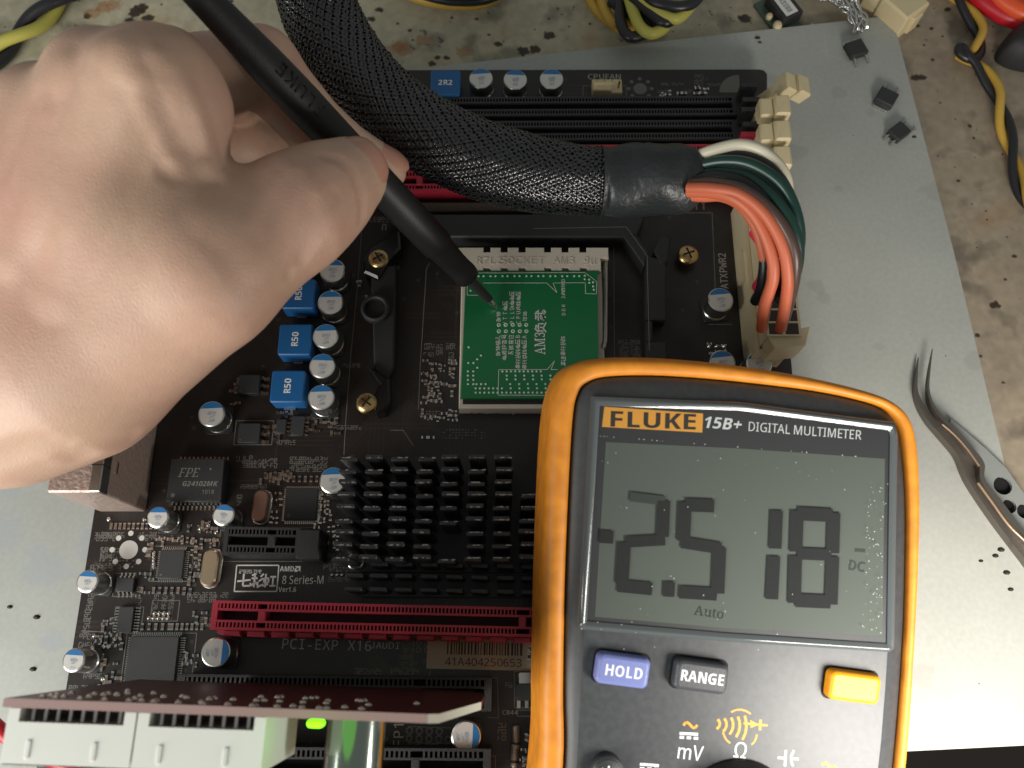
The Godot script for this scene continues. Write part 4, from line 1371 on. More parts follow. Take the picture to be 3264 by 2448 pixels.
	mb = MB.new()
	for i in 30:
		var p := Vector2(-15.03, -74.34) + (Vector2(25.64, -74.34) - Vector2(-15.03, -74.34)) * (i / 29.0)
		mb.box(Vector3(p.x - 0.25, 5.6, p.y - 0.9), Vector3(p.x + 0.25, 6.9, p.y - 0.4))
	commit(mb, "pin_row", M.gold, t).set_meta("kind", "stuff")


# ---------------------------------------------------------------- upright card in the black slot
func diagnostic_card() -> void:
	var top := 76.0
	var a := Vector3(-96.99, 76, 8.09)
	var b := Vector3(-16, 76, 10.97)
	var d := Vector2(b.x - a.x, b.z - a.z).normalized()
	var deg := -rad_to_deg(d.angle())
	var t := thing("diagnostic_card", "dark red card with white digit modules and lit green lamp, standing upright in a slot", "plug-in card")
	var lean := Basis(Vector3.UP, deg_to_rad(deg)) * Basis(Vector3.RIGHT, deg_to_rad(2.1))
	t.basis = lean
	t.position = (a - lean.y * top) * MM
	var l := Vector2(b.x - a.x, b.z - a.z).length()
	var mb := MB.new()
	# outline in x (along) and height, thickness along z
	var face := Transform3D(Basis(Vector3.RIGHT, Vector3.BACK, Vector3.DOWN), Vector3.ZERO)
	var out := PackedVector2Array([Vector2(0, -top), Vector2(l, -top), Vector2(l + 2, -top + 1), Vector2(l + 9, -top + 32), Vector2(l + 9, -18), Vector2(l + 6, -12), Vector2(l + 6, -4), Vector2(26, -4), Vector2(26, -14), Vector2(0, -14)])
	mb.prism(out, -1.6, 0.0, 0.0, face)
	commit(mb, "circuit_board", mat(col(66, 25, 26), 0.4), t, true)
	mb = MB.new()
	mb.prism(PackedVector2Array([Vector2(0, -top - 0.02), Vector2(l, -top - 0.02), Vector2(l, -top + 0.05), Vector2(0, -top + 0.05)]), -1.62, 0.02, 0.0, face)
	commit(mb, "raw_edge", mat(col(166, 138, 132), 0.6), t, true)
	mb = MB.new()
	for q in [[l, -top, l + 2, -top + 1], [l + 2, -top + 1, l + 9, -top + 32]]:
		var p0 := Vector3(q[0], -q[1] + 0.04, 0.03)
		var p1 := Vector3(q[2], -q[3] + 0.04, 0.03)
		mb.quad(p0, p1, p1 + Vector3(0, 0, -1.66), p0 + Vector3(0, 0, -1.66), Vector3(0.5, 1, 0).normalized())
	commit(mb, "raw_edge", mat(col(206, 200, 180), 0.45), t, true)
	# solder joints on the side turned to the slot of the long red connector
	mb = MB.new()
	for i in 60:
		var p := Vector3(rng.randf_range(4, l - 4), top - rng.randf_range(2, 26), -1.6)
		if i < 24:
			p = Vector3(6 + i * 2.4, top - (3.0 if i % 2 else 14.0), -1.6)
		mb.lathe(PackedVector2Array([Vector2(0.85, 0), Vector2(0.7, 0.3), Vector2(0.4, 0.55), Vector2(0, 0.65)]), 8, Transform3D(Basis(Vector3.RIGHT, -PI / 2), p))
	commit(mb, "solder_joint_field", M.solder, t, true).set_meta("kind", "stuff")
	# two digit modules
	for i in 2:
		var m := node("digit_module", t, Vector3(0.8 + i * 24.9, top - 27, 0))
		mb = MB.new()
		mb.box(Vector3(0, 0, 2.6), Vector3(24.5, 26, 10.0))
		mb.box(Vector3(0, 0, 0.2), Vector3(2.2, 26, 2.6))
		mb.box(Vector3(22.3, 0, 0.2), Vector3(24.5, 26, 2.6))
		commit(mb, "case", mat(col(232, 234, 226), 0.5), m, true)
		mb = MB.new()
		mb.box(Vector3(0.4, 0.4, 10.0), Vector3(24.1, 25.6, 10.25))
		commit(mb, "face", M.black, m, true)
		mb = MB.new()
		for k in [5.0, 17.5]:
			mb.prism(moved(rr(0.9, 3.4, 0.4), Vector2(k, 7.4)), 25.9, 26.25, 0.12)
		commit(mb, "moulding_rib", M.white, m, true)
		for k in 8:
			mb = MB.new()
			mb.box(Vector3(3.6 + k * 2.4, 23.6, -0.4), Vector3(4.2 + k * 2.4, 24.2, 2.8))
			commit(mb, "pin", M.solder, m, true)
	# green lamp and a metal can
	var lx := 59.5
	var g := mat(col(150, 255, 40), 0.3)
	g.emission_enabled = true
	g.emission = Color(0.45, 1.0, 0.05)
	g.emission_energy_multiplier = 2.0
	mb = MB.new()
	mb.prism(moved(rr(3.2, 1.5, 0.74, 6), Vector2(lx, 1.0)), top - 3.2, top - 1.0, 0.4)
	commit(mb, "lamp", g, t, true)
	var ol := OmniLight3D.new()
	ol.name = "green_lamp_light"
	ol.light_color = Color(0.5, 1.0, 0.1)
	ol.light_energy = 0.00006
	ol.light_size = 0.002
	ol.omni_range = 3.0
	ol.omni_attenuation = 2.0
	ol.shadow_enabled = true
	ol.position = Vector3(lx, top - 0.2, 2.6) * MM
	t.add_child(ol)
	mb = MB.new()
	mb.lathe(PackedVector2Array([Vector2(5.8, 1.0), Vector2(6.2, 1.4), Vector2(6.2, 11.5), Vector2(5.6, 12.0), Vector2(0, 12.0)]), 32, Transform3D(Basis(Vector3.RIGHT, PI / 2), Vector3(lx + 4.6, top - 21, 0)))
	commit(mb, "metal_can", mat(col(150, 160, 150), 0.16, 1.0), t, true)
	# red and black leads under the near side of the card
	for k in [[M.red_wire, "red wire running out from under the white digit modules", [Vector3(-130.52, 20, 14.06), Vector3(-121.17, 20, 20.55), Vector3(-113.82, 20, 22.86), Vector3(-107.73, 20, 24.81), Vector3(-104.23, 20, 27.62)]], [M.black_wire, "black wire curling beside the red one under the white digit modules", [Vector3(-118.46, 16, 23.8), Vector3(-113.75, 16, 23.8), Vector3(-108.21, 16, 24.16), Vector3(-100.9, 16, 25.96), Vector3(-98.15, 16, 28.81)]], [M.red_wire, "short red lead at the near edge below the second white digit module", [Vector3(-105.95, 18, 22.53), Vector3(-100.4, 18, 23.24), Vector3(-92.5, 18, 24.14), Vector3(-86.77, 18, 26.45)]]]:
		mb = MB.new()
		mb.tube(spline(k[2], 6), 1.9, 10)
		tag(commit(mb, "loose_wire", k[0]), k[1], "wire")


# ---------------------------------------------------------------- braided power lead with its plug
func power_cable() -> void:
	var ctrl := [Vector3(-60.9, 55.47, -197.36), Vector3(-57.71, 51.77, -185.98), Vector3(-54.39, 48.48, -175.86), Vector3(-48.74, 46.23, -165.7), Vector3(-41.02, 44.01, -155.62), Vector3(-32.05, 42.42, -147.48), Vector3(-20.97, 41.99, -139.7), Vector3(-8.53, 42, -133.26), Vector3(4.36, 42.63, -128.73), Vector3(15.75, 43.87, -126.08), Vector3(25.17, 44.59, -125.06)]
	var t := thing("power_cable", "thick black braided power lead with taped end and coloured wires into white plug", "cable", ctrl[5])
	var line := spline(ctrl, 24)
	var mb := MB.new()
	var girth := PackedFloat32Array()
	for i in line.size():
		var u := float(i) / (line.size() - 1)
		girth.push_back(lerpf(10.6, 10.1, u) - 1.7 * smoothstep(0.72, 1.0, u))
	mb.tube(line, girth, 24)
	commit(mb, "core", M.void, t)
	mb = MB.new()
	var fr := MB.frames(line)
	var run := PackedFloat32Array([0.0])
	for i in range(1, line.size()):
		run.push_back(run[i - 1] + (line[i] - line[i - 1]).length())
	var count := 52
	var wob := FastNoiseLite.new()
	wob.seed = 4
	wob.frequency = 0.05
	for way in [-1.0, 1.0]:
		for s in count:
			var rows := []
			for i in line.size():
				var q: float = TAU * s / count + way * run[i] / 18.0
				var crossing := q * count / TAU * 0.5 + (0.25 if way > 0 else 0.0)
				var phase := run[i] / 18.0 * count / TAU
				var lift := 0.32 * sin(TAU * (phase + (0.0 if (s % 2 == 0) else 0.5) + (0.25 if way > 0 else -0.25)))
				var rad: float = girth[i] + 0.5 + lift + 0.12 * sin(run[i] * 0.21 + s) + 0.28 * wob.get_noise_3d(run[i] * 8.0, s * 37.0, way * 90.0)
				var row := PackedVector3Array()
				for e in [-1.0, -0.35, 0.35, 1.0]:
					var qq: float = q + e * 0.041
					var rr_ := rad - 0.16 * absf(e)
					row.push_back(line[i] + (fr[i][0] * cos(qq) + fr[i][1] * sin(qq)) * rr_)
				rows.append(row)
			mb.loft(rows, false, Vector3.ZERO, line)
	var bm := mat(col(26, 26, 29), 0.24)
	bm.metallic_specular = 0.8
	commit(mb, "braided_sleeve", bm, t)
	# tape
	mb = MB.new()
	var tl := spline([Vector3(24.03, 44.59, -125.06), Vector3(27.07, 44.59, -125.06), Vector3(34.51, 45.47, -124.53), Vector3(41.89, 46.46, -124.35), Vector3(47.95, 47.53, -124.41), Vector3(50.45, 47.61, -124.64)], 6)
	var rows := []
	var tf := MB.frames(tl)
	for i in tl.size():
		var row := PackedVector3Array()
		var u := float(i) / (tl.size() - 1)
		for s in 28:
			var q := TAU * s / 28
			var r := 8.9 + 0.7 * sin(u * PI) - 2.0 * smoothstep(0.55, 1.0, u) + 0.35 * sin(3 * q + u * 9.0) + 0.4 * sin(q * 2 - u * 16.0) + (0.5 if u < 0.06 else 0.0) + (0.45 if sin(q + u * 7.0) > 0.55 else 0.0)
			row.push_back(tl[i] + (tf[i][0] * cos(q) + tf[i][1] * sin(q)) * r)
		rows.append(row)
	mb.loft(rows, true, Vector3.ZERO, tl)
	for e in [0, tl.size() - 1]:
		for s in 28:
			var d: Vector3 = tf[e][2] * (1.0 if e else -1.0)
			mb.tri(tl[e], rows[e][s], rows[e][(s + 1) % 28], d, d, d)
	var tape := mat(col(36, 40, 42), 0.38, 0.0, 0.02, 60)
	commit(mb, "tape_wrap", tape, t)
	# plug
	var lo := Vector2(71.68, -139.06)
	var hi := Vector2(81.16, -87.5)
	var x0 := lo.x + 1.5
	var x1 := lo.x + 10.2
	mb = MB.new()
	mb.box(Vector3(x0, 9, lo.y + 1.4), Vector3(x1 + 1.2, 21.0, hi.y - 1.4))
	mb.prism(PackedVector2Array([Vector2(x1 + 1.0, hi.y - 4.0), Vector2(x1 + 4.4, hi.y - 4.8), Vector2(x1 + 2.4, hi.y + 1.0), Vector2(x0 + 2, hi.y + 2.0), Vector2(x0 + 0.5, hi.y - 1.5)]), 9, 20.0, 0.3)
	commit(mb, "plug_body", M.nylon, t)
	mb = MB.new()
	for i in 12:
		var z := lo.y + 3.6 + i * (hi.y - lo.y - 7.2) / 11.0
		for j in 2:
			mb.box(Vector3(x0 + 0.6 + j * 4.7, 20.9, z - 1.7), Vector3(x0 + 4.4 + j * 4.7, 21.05, z + 1.7))
	commit(mb, "cavity_row", mat(col(58, 46, 40), 0.7), t).set_meta("kind", "stuff")
	# wires: name of the colour, points on the picture plane with their depth
	var green := mat(col(16, 52, 44), 0.34)
	var black := mat(col(20, 24, 24), 0.32)
	var orange := mat(col(180, 92, 62), 0.5)
	var brown := mat(col(70, 52, 46), 0.38)
	var white := mat(col(206, 200, 178), 0.42)
	var teal := mat(col(38, 92, 84), 0.38)
	var blue := mat(col(30, 66, 116), 0.38)
	var pink := mat(col(186, 40, 66), 0.4)
	for k in [
		[white, [Vector3(47.33, 51.61, -127.24), Vector3(52.55, 55.84, -127.32), Vector3(59.01, 58.88, -126.97), Vector3(64.4, 60.06, -124.14), Vector3(69.37, 58.45, -119.18), Vector3(71.6, 53.17, -115.86), Vector3(73.22, 40.51, -118.97)], "white wire"],
		[black, [Vector3(47.99, 49.6, -127.53), Vector3(54, 54.48, -126.38), Vector3(60.21, 57.96, -124.13), Vector3(66.22, 59.47, -119.09), Vector3(70.94, 57.22, -112.14), Vector3(73.53, 50.19, -106.68), Vector3(74.18, 37.87, -107.59)], "dark wire"],
		[green, [Vector3(47.36, 51.84, -124.7), Vector3(54.48, 56.72, -123.55), Vector3(61.16, 59.91, -120.43), Vector3(67.87, 60.95, -113.91), Vector3(71.92, 57.54, -106.67), Vector3(73.83, 50.5, -101.18), Vector3(74.5, 36.81, -101.12)], "dark green wire"],
		[black, [Vector3(47.78, 49.71, -124.62), Vector3(54.73, 55.33, -122.51), Vector3(60.85, 58.45, -119.18), Vector3(66.55, 59.49, -112.66), Vector3(71.08, 55.93, -104.93), Vector3(72.48, 48.86, -99.36), Vector3(73.87, 36.03, -98.71)], "dark wire"],
		[green, [Vector3(47.36, 51.08, -122.37), Vector3(54.48, 55.76, -120.59), Vector3(60.8, 58.82, -117.07), Vector3(66.63, 60.4, -108.98), Vector3(71.59, 56.82, -101.2), Vector3(73.11, 48.66, -95.5), Vector3(73.87, 34.86, -95.11)], "dark green wire"],
		[black, [Vector3(47.15, 51.73, -121.13), Vector3(53.04, 56.34, -119.13), Vector3(59.35, 59.26, -115.19), Vector3(65.31, 59.15, -108.38), Vector3(70, 53.94, -102.05), Vector3(71.6, 46.46, -95.22), Vector3(72.1, 34.86, -95.11)], "dark wire"],
		[teal, [Vector3(47.57, 49.9, -121.97), Vector3(53.15, 53.48, -120.06), Vector3(59.01, 55.6, -116.86), Vector3(64.99, 55.53, -110.18), Vector3(69.45, 52.14, -102.99), Vector3(72.24, 45.01, -97.23), Vector3(73.93, 33.55, -94.3)], "teal wire"],
		[brown, [Vector3(46.95, 52.3, -119.67), Vector3(52.21, 56.7, -117.01), Vector3(58.57, 60.52, -112.58), Vector3(65.17, 60.5, -106.06), Vector3(70.1, 57.18, -99.08), Vector3(72.21, 50.11, -93.51), Vector3(73.42, 35.69, -87.95)], "brown wire"],
		[brown, [Vector3(47.57, 49.44, -120.56), Vector3(52.55, 52.96, -118.45), Vector3(57.82, 55.08, -115.27), Vector3(63.21, 55.02, -108.6), Vector3(66.42, 50.87, -102.32), Vector3(67.92, 43.72, -96.5), Vector3(68.81, 32.91, -89.09)], "brown wire"],
		[orange, [Vector3(46.25, 52.81, -117.99), Vector3(51.38, 57.14, -115.13), Vector3(57.41, 60.23, -111.7), Vector3(62.86, 60.5, -106.06), Vector3(67.55, 57.18, -99.08), Vector3(70.23, 51.03, -93.09), Vector3(71.44, 43.31, -88.74), Vector3(72.11, 35.77, -84.97)], "orange wire"],
		[orange, [Vector3(46.46, 51.63, -117.59), Vector3(51.61, 55.96, -114.75), Vector3(56.51, 58.99, -111.11), Vector3(61.36, 58.36, -105.95), Vector3(65.15, 55.02, -98.89), Vector3(66.77, 50.11, -93.51), Vector3(66.41, 42.38, -89.13), Vector3(67.43, 34.84, -85.34)], "orange wire"],
		[orange, [Vector3(46.83, 48.68, -118.22), Vector3(50.58, 50.37, -116.95), Vector3(54.97, 52.14, -115.92), Vector3(59.01, 54.05, -112.09), Vector3(62.79, 53.17, -106.15), Vector3(65.28, 49.23, -100.5), Vector3(67.98, 42.05, -94.59), Vector3(70.58, 34.86, -95.11)], "orange wire"],
		[blue, [Vector3(48.98, 48.07, -122.8), Vector3(54.97, 53.03, -118.68), Vector3(63.21, 55.6, -110.4), Vector3(70.32, 52.31, -100.27), Vector3(72.72, 46.63, -92.51), Vector3(73.92, 36.85, -91.51)], "blue wire"],
		[pink, [Vector3(63.77, 47.5, -108.12), Vector3(65.63, 48.17, -103.71), Vector3(66.11, 47.05, -100.25), Vector3(66.5, 42.81, -96.93), Vector3(67.04, 35.64, -97.51)], "pink wire"],
		[black, [Vector3(59.81, 51.54, -114.07), Vector3(63.31, 52.35, -106.86), Vector3(65.52, 49.23, -100.5), Vector3(66.26, 42.05, -94.59), Vector3(66.53, 34.47, -93.9)], "dark wire"]]:
		mb = MB.new()
		mb.tube(spline(k[1], 8), 1.55, 10)
		var w := commit(mb, "wire", k[0], t)
		w.set_meta("label", k[2])


# ---------------------------------------------------------------- multimeter, in its own tilted frame (x right, y out of the face, z down the face)
func multimeter() -> void:
	var t := thing("multimeter", "yellow and dark grey digital multimeter showing -2.518, propped over the circuit board", "multimeter", Vector3(53.91, 44.31, -32.83))
	t.basis = Basis(Vector3(0.99125, -0.10574, 0.07905), Vector3(0.08019, 0.95786, 0.27580), Vector3(-0.10488, -0.26705, 0.95796))
	var o2 := [Vector2(-41.37, 62.2), Vector2(-42.82, 45.27), Vector2(-44.62, 23.84), Vector2(-45.99, 4.38), Vector2(-47.05, -16.35), Vector2(-46.22, -26.59), Vector2(-42.93, -32.49), Vector2(-36.46, -34.99), Vector2(-25.32, -36.45), Vector2(-11.71, -37.06), Vector2(2.12, -36.9), Vector2(16.16, -36.06), Vector2(30.42, -34.31), Vector2(37.7, -32.24), Vector2(42.32, -28.39), Vector2(44.85, -21.36), Vector2(46.54, -9.02), Vector2(47.58, 6.71), Vector2(48.19, 26.87), Vector2(48.64, 55.64)]
	var i2 := [Vector2(-35.5, 61.77), Vector2(-37.26, 44.83), Vector2(-39.15, 23.36), Vector2(-40.51, 3.85), Vector2(-41.6, -18.57), Vector2(-40.92, -26.06), Vector2(-38.34, -29.22), Vector2(-33.56, -30.85), Vector2(-23.76, -32.15), Vector2(-11.29, -32.84), Vector2(2.5, -32.99), Vector2(16.46, -32.8), Vector2(27.1, -31.91), Vector2(34.55, -30.42), Vector2(38.62, -27.32), Vector2(40.71, -21.16), Vector2(42.89, -8.67), Vector2(44.29, 7.01), Vector2(45.38, 27.11), Vector2(45.61, 55.86)]
	o2 += [o2[19] + Vector2(-2, 30), o2[19] + Vector2(-3, 60), o2[19] + Vector2(-6, 82), o2[19] + Vector2(-16, 90), o2[0] + Vector2(14, 90), o2[0] + Vector2(4, 82), o2[0] + Vector2(1, 60), o2[0] + Vector2(0, 30)]
	i2 += [i2[19] + Vector2(-1.5, 30), i2[19] + Vector2(-2.5, 58), i2[19] + Vector2(-5, 78), i2[19] + Vector2(-14, 84), i2[0] + Vector2(12, 84), i2[0] + Vector2(3, 78), i2[0] + Vector2(0.5, 58), i2[0] + Vector2(0, 30)]
	var oc := spline(o2, 5, true)
	var ic := spline(i2, 5, true)
	var rows := []
	for k in [[0.0, -22.0], [0.0, -4.6], [0.04, -2.8], [0.14, -1.4], [0.3, -0.5], [0.55, -0.25], [0.8, -0.5], [0.95, -1.1], [1.0, -2.2], [1.0, -5.0]]:
		var row := PackedVector3Array()
		for i in oc.size():
			var p: Vector2 = oc[i].lerp(ic[i], k[0])
			row.push_back(Vector3(p.x, k[1], p.y))
		rows.append(row)
	var mb := MB.new()
	mb.loft(rows, true, Vector3.UP)
	mb.prism(PackedVector2Array(oc), -22.2, -21.9)
	commit(mb, "holster", mottle(mat(col(220, 138, 34), 0.5, 0.0, 0.004, 200), col(204, 126, 34), col(226, 144, 38), 0.02, 14, 71), t, true)
	# dark front of the body, rounded down to the holster
	mb = MB.new()
	rows = []
	var centre := Vector2(2, 40)
	for k in [[0.0, -5.0], [0.12, -2.4], [0.8, -1.5], [2.4, -0.6], [4.3, 0.15], [5.2, 0.5]]:
		var row := PackedVector3Array()
		for i in ic.size():
			var a: Vector2 = ic[(i + 1) % ic.size()] - ic[(i + ic.size() - 1) % ic.size()]
			var inw := Vector2(-a.y, a.x).normalized()
			if inw.dot(centre - ic[i]) < 0:
				inw = -inw
			var p: Vector2 = ic[i] + inw * k[0]
			row.push_back(Vector3(p.x, k[1], p.y))
		rows.append(row)
	mb.loft(rows, true, Vector3.UP)
	var inner := PackedVector2Array()
	for i in range(0, rows[5].size(), 2):
		inner.push_back(Vector2(rows[5][i].x, rows[5][i].z))
	mb.prism(Geometry2D.convex_hull(inner).slice(1), -4.0, 0.49)
	var body := mat(col(60, 63, 66), 0.42, 0.0, 0.012, 420)
	mottle(body, col(57, 60, 63), col(65, 68, 71), 0.04, 20, 72)
	commit(mb, "front_case", body, t, true)
	# clear window: raised glossy rim, dark printed mask, display, glass
	var w0 := [Vector2(-37.33, -24.59), Vector2(-2.34, -27.14), Vector2(36.25, -26.32), Vector2(37.06, -23.8), Vector2(40.85, 26.92), Vector2(39.76, 27.56), Vector2(-0.69, 28.39), Vector2(-34.52, 28.47), Vector2(-35.16, 27.55)]
	var win := PackedVector2Array(w0)
	mb = MB.new()
	mb.prism(win, 0.3, 0.85, 0.3)
	commit(mb, "display_mask", mat(col(34, 37, 39), 0.5), t, true)
	var m2 := win.duplicate()
	var wr := spline(w0, 6, true)
	mb = MB.new()
	rows = []
	for k in [[-0.9, 0.3], [-0.7, 1.1], [0.0, 1.75], [0.5, 1.7], [1.3, 1.2]]:
		var row := PackedVector3Array()
		for i in m2.size():
			var a: Vector2 = (m2[(i + 1) % m2.size()] - m2[i]).normalized()
			var b: Vector2 = (m2[i] - m2[(i + m2.size() - 1) % m2.size()]).normalized()
			var na := Vector2(-a.y, a.x)
			var nb := Vector2(-b.y, b.x)
			if na.dot(Vector2(-2, 12) - m2[i]) < 0:
				na = -na
			if nb.dot(Vector2(-2, 12) - m2[i]) < 0:
				nb = -nb
			var p: Vector2 = m2[i] + (na + nb) / maxf(0.5, 1.0 + na.dot(nb)) * k[0]
			row.push_back(Vector3(p.x, k[1], p.y))
		rows.append(row)
	mb.loft(rows, true, Vector3.UP)
	var rim := mat(col(84, 90, 92), 0.12, 0.0)
	rim.metallic_specular = 0.5
	rim.clearcoat_enabled = true
	rim.clearcoat = 0.3
	rim.clearcoat_roughness = 0.05
	commit(mb, "window_rim", rim, t, true)
	var lcd := [Vector2(-33.6, -15.03), Vector2(-1.34, -16.84), Vector2(35.16, -18.04), Vector2(38.33, 24.4), Vector2(-0.93, 25.94), Vector2(-32.05, 26.03)]
	mb = MB.new()
	mb.prism(PackedVector2Array(lcd), 0.5, 0.9)
	commit(mb, "display", mat(col(72, 81, 73), 0.7), t, true)
	digits(t)
	mb = MB.new()
	mb.prism(win, 1.45, 1.6)
	var glass := StandardMaterial3D.new()
	glass.transparency = BaseMaterial3D.TRANSPARENCY_ALPHA
	glass.albedo_color = Color(0.6, 0.62, 0.62, 0.01)
	glass.roughness = 0.04
	glass.metallic_specular = 0.3
	commit(mb, "window_glass", glass, t, true)
	# dust on the window
	mb = MB.new()
	for i in 150:
		var e := rng.randf()
		var at_: Vector2 = Vector2(-35.34, -16.29).lerp(Vector2(35.64, -18.09), rng.randf()) if e < 0.15 else Vector2(rng.randf_range(-38, 36), rng.randf_range(-16, 33))
		if e > 0.55:
			at_ = Vector2(35.1, -13.4).lerp(Vector2(36.66, 24.99), rng.randf()) + Vector2(rng.randf_range(-4, 1), 0)
		mb.prism(disc(rng.randf_range(0.05, 0.16), 5, at_), 1.61, 1.66)
	commit(mb, "window_dust", mat(col(190, 192, 186), 0.8), t, true).set_meta("kind", "stuff")
	# heading inside the window
	var y := 0.88
	mb = MB.new()
	mb.prism(PackedVector2Array([Vector2(-34.82, -23.31), Vector2(-10.86, -24.22), Vector2(-10.6, -19.68), Vector2(-34.88, -18.51)]), 0.6, y)
	commit(mb, "name_plate", mat(col(212, 150, 52), 0.5), t, true)
	var la := -Vector2(-10.26, -21.91).angle_to_point(Vector2(29.42, -23.01))
	la = rad_to_deg(-((Vector2(29.42, -23.01) - Vector2(-10.26, -21.91)).angle()))
	mb = MB.new()
	var p := Vector2(-22.83, -21.32)
	letters(mb, "FLUKE", flat(Vector3(p.x, y + 0.02, p.y), rad_to_deg(-((Vector2(-13.53, -21.97) - Vector2(-32.12, -20.7)).angle()))), 3.65, "bold", 0.04, 1.42)
	commit(mb, "name_lettering", mat(col(32, 26, 20), 0.6), t, true)
	mb = MB.new()
	p = Vector2(-5.81, -22.37)
	letters(mb, "15B+", flat(Vector3(p.x, y + 0.02, p.y), la), 2.7, "bold", 0.04, 1.1, 0.2)
	p = Vector2(14.53, -22.75)
	letters(mb, "DIGITAL MULTIMETER", flat(Vector3(p.x, y + 0.02, p.y), la), 2.1, "sans", 0.04, 0.98)
	commit(mb, "heading_lettering", mat(col(196, 200, 200), 0.6), t, true)
	buttons(t)


func digits(t: Node3D) -> void:
	var dark := mat(col(13, 15, 16), 0.9)
	var faint := mat(col(40, 47, 42), 0.8)  # lighter tone puts the glare over one segment into its colour
	var y := 1.28
	# each glyph: strokes from point to point with a width
	var glyphs := {
		"minus_sign": [[[Vector2(-32.93, 7.21), Vector2(-29.61, 7.12)], 3.00]],
		"digit_two": [[[Vector2(-26.64, -2.83), Vector2(-18.1, -2.58)], 2.20], [[Vector2(-18.38, -2.64), Vector2(-17.9, 5.88)], 3.10], [[Vector2(-26.6, 7.96), Vector2(-17.19, 6.53)], 2.60], [[Vector2(-26.86, 8.07), Vector2(-26.52, 17.71)], 3.20], [[Vector2(-27.47, 18.24), Vector2(-19.14, 18.3)], 3.00]],
		"decimal_point": [[[Vector2(-15.21, 16.24), Vector2(-15.04, 19.77)], 2.80]],
		"digit_five": [[[Vector2(-13.2, -2.15), Vector2(-6.13, -2.57)], 3.10], [[Vector2(-13.3, -2.78), Vector2(-12.78, 6.3)], 3.30], [[Vector2(-13.25, 6.7), Vector2(-3.44, 7.32)], 2.80], [[Vector2(-3.88, 7.09), Vector2(-3.29, 17.96)], 3.30], [[Vector2(-12.59, 18.43), Vector2(-3.45, 18.16)], 3.00]],
		"digit_one": [[[Vector2(9.2, -2.96), Vector2(9.69, 6.1)], 3.20], [[Vector2(9.58, 7.93), Vector2(9.99, 18.14)], 3.20]],
		"digit_eight": [[[Vector2(14.37, -2.73), Vector2(23.12, -3.11)], 3.20], [[Vector2(14.26, -3.45), Vector2(14.85, 6.35)], 3.30], [[Vector2(23.39, -3.78), Vector2(23.99, 5.86)], 3.30], [[Vector2(15.27, 6.76), Vector2(23.75, 6.34)], 2.80], [[Vector2(14.85, 7.35), Vector2(15.62, 18.54)], 3.30], [[Vector2(24.07, 6.68), Vector2(24.7, 18.11)], 3.30], [[Vector2(15.84, 17.89), Vector2(24.55, 17.49)], 3.20]],
	}
	for g in glyphs:
		var mb := MB.new()
		var faint_mb := MB.new()
		for s in glyphs[g].size():
			var st = glyphs[g][s]
			(faint_mb if g == "digit_two" and s == 0 else mb).path(st[0], st[1], y + 0.004 * s)
		var o := commit(mb, g, dark, t, true)
		if faint_mb.v.size():
			commit(faint_mb, "glare_faded_segment", faint, o, true)
	var mb := MB.new()
	var p := Vector2(-4.74, 22.59)
	letters(mb, "Auto", flat(Vector3(p.x, 0.95, p.y), -3.5), 2.1, "serif", 0.04, 1.1)
	commit(mb, "mode_lettering", mat(col(26, 32, 30), 0.8), t, true)
	mb = MB.new()
	p = Vector2(30.38, 8.43)
	letters(mb, "DC", flat(Vector3(p.x, 0.95, p.y), -3.5), 2.4, "bold", 0.04)
	mb.bar(Vector2(29.55, 4.62), Vector2(32.17, 4.56), 0.8, 0.95)
	commit(mb, "mode_lettering", mat(col(44, 50, 46), 0.8), t, true)


func button(t: Node3D, called: String, c: Vector2, w: float, d: float, deg: float, m: Material, h := 3.0) -> Node3D:
	var o := node(called, t, Vector3(c.x, 0.4, c.y), deg)
	var mb := MB.new()
	mb.prism(rr(w + 0.9, d + 0.9, 1.6, 5), 0.05, 0.25)
	commit(mb, "recess", M.void, o, true)
	mb = MB.new()
	# domed key: stacked rounded outlines
	var rows := []
	for k in [[0.0, 0.0], [0.0, h - 1.1], [0.18, h - 0.5], [0.5, h - 0.16], [1.0, h]]:
		var row := PackedVector3Array()
		for p in rr(w - 2 * k[0], d - 2 * k[0], maxf(0.3, 1.5 - k[0] * 0.6), 5):
			row.push_back(Vector3(p.x, k[1], p.y))
		rows.append(row)
	mb.loft(rows, true, Vector3.UP)
	mb.prism(rr(w - 2.0, d - 2.0, 0.9, 5), h - 0.5, h + 0.005)
	commit(mb, "cap", m, o, true)
	return o


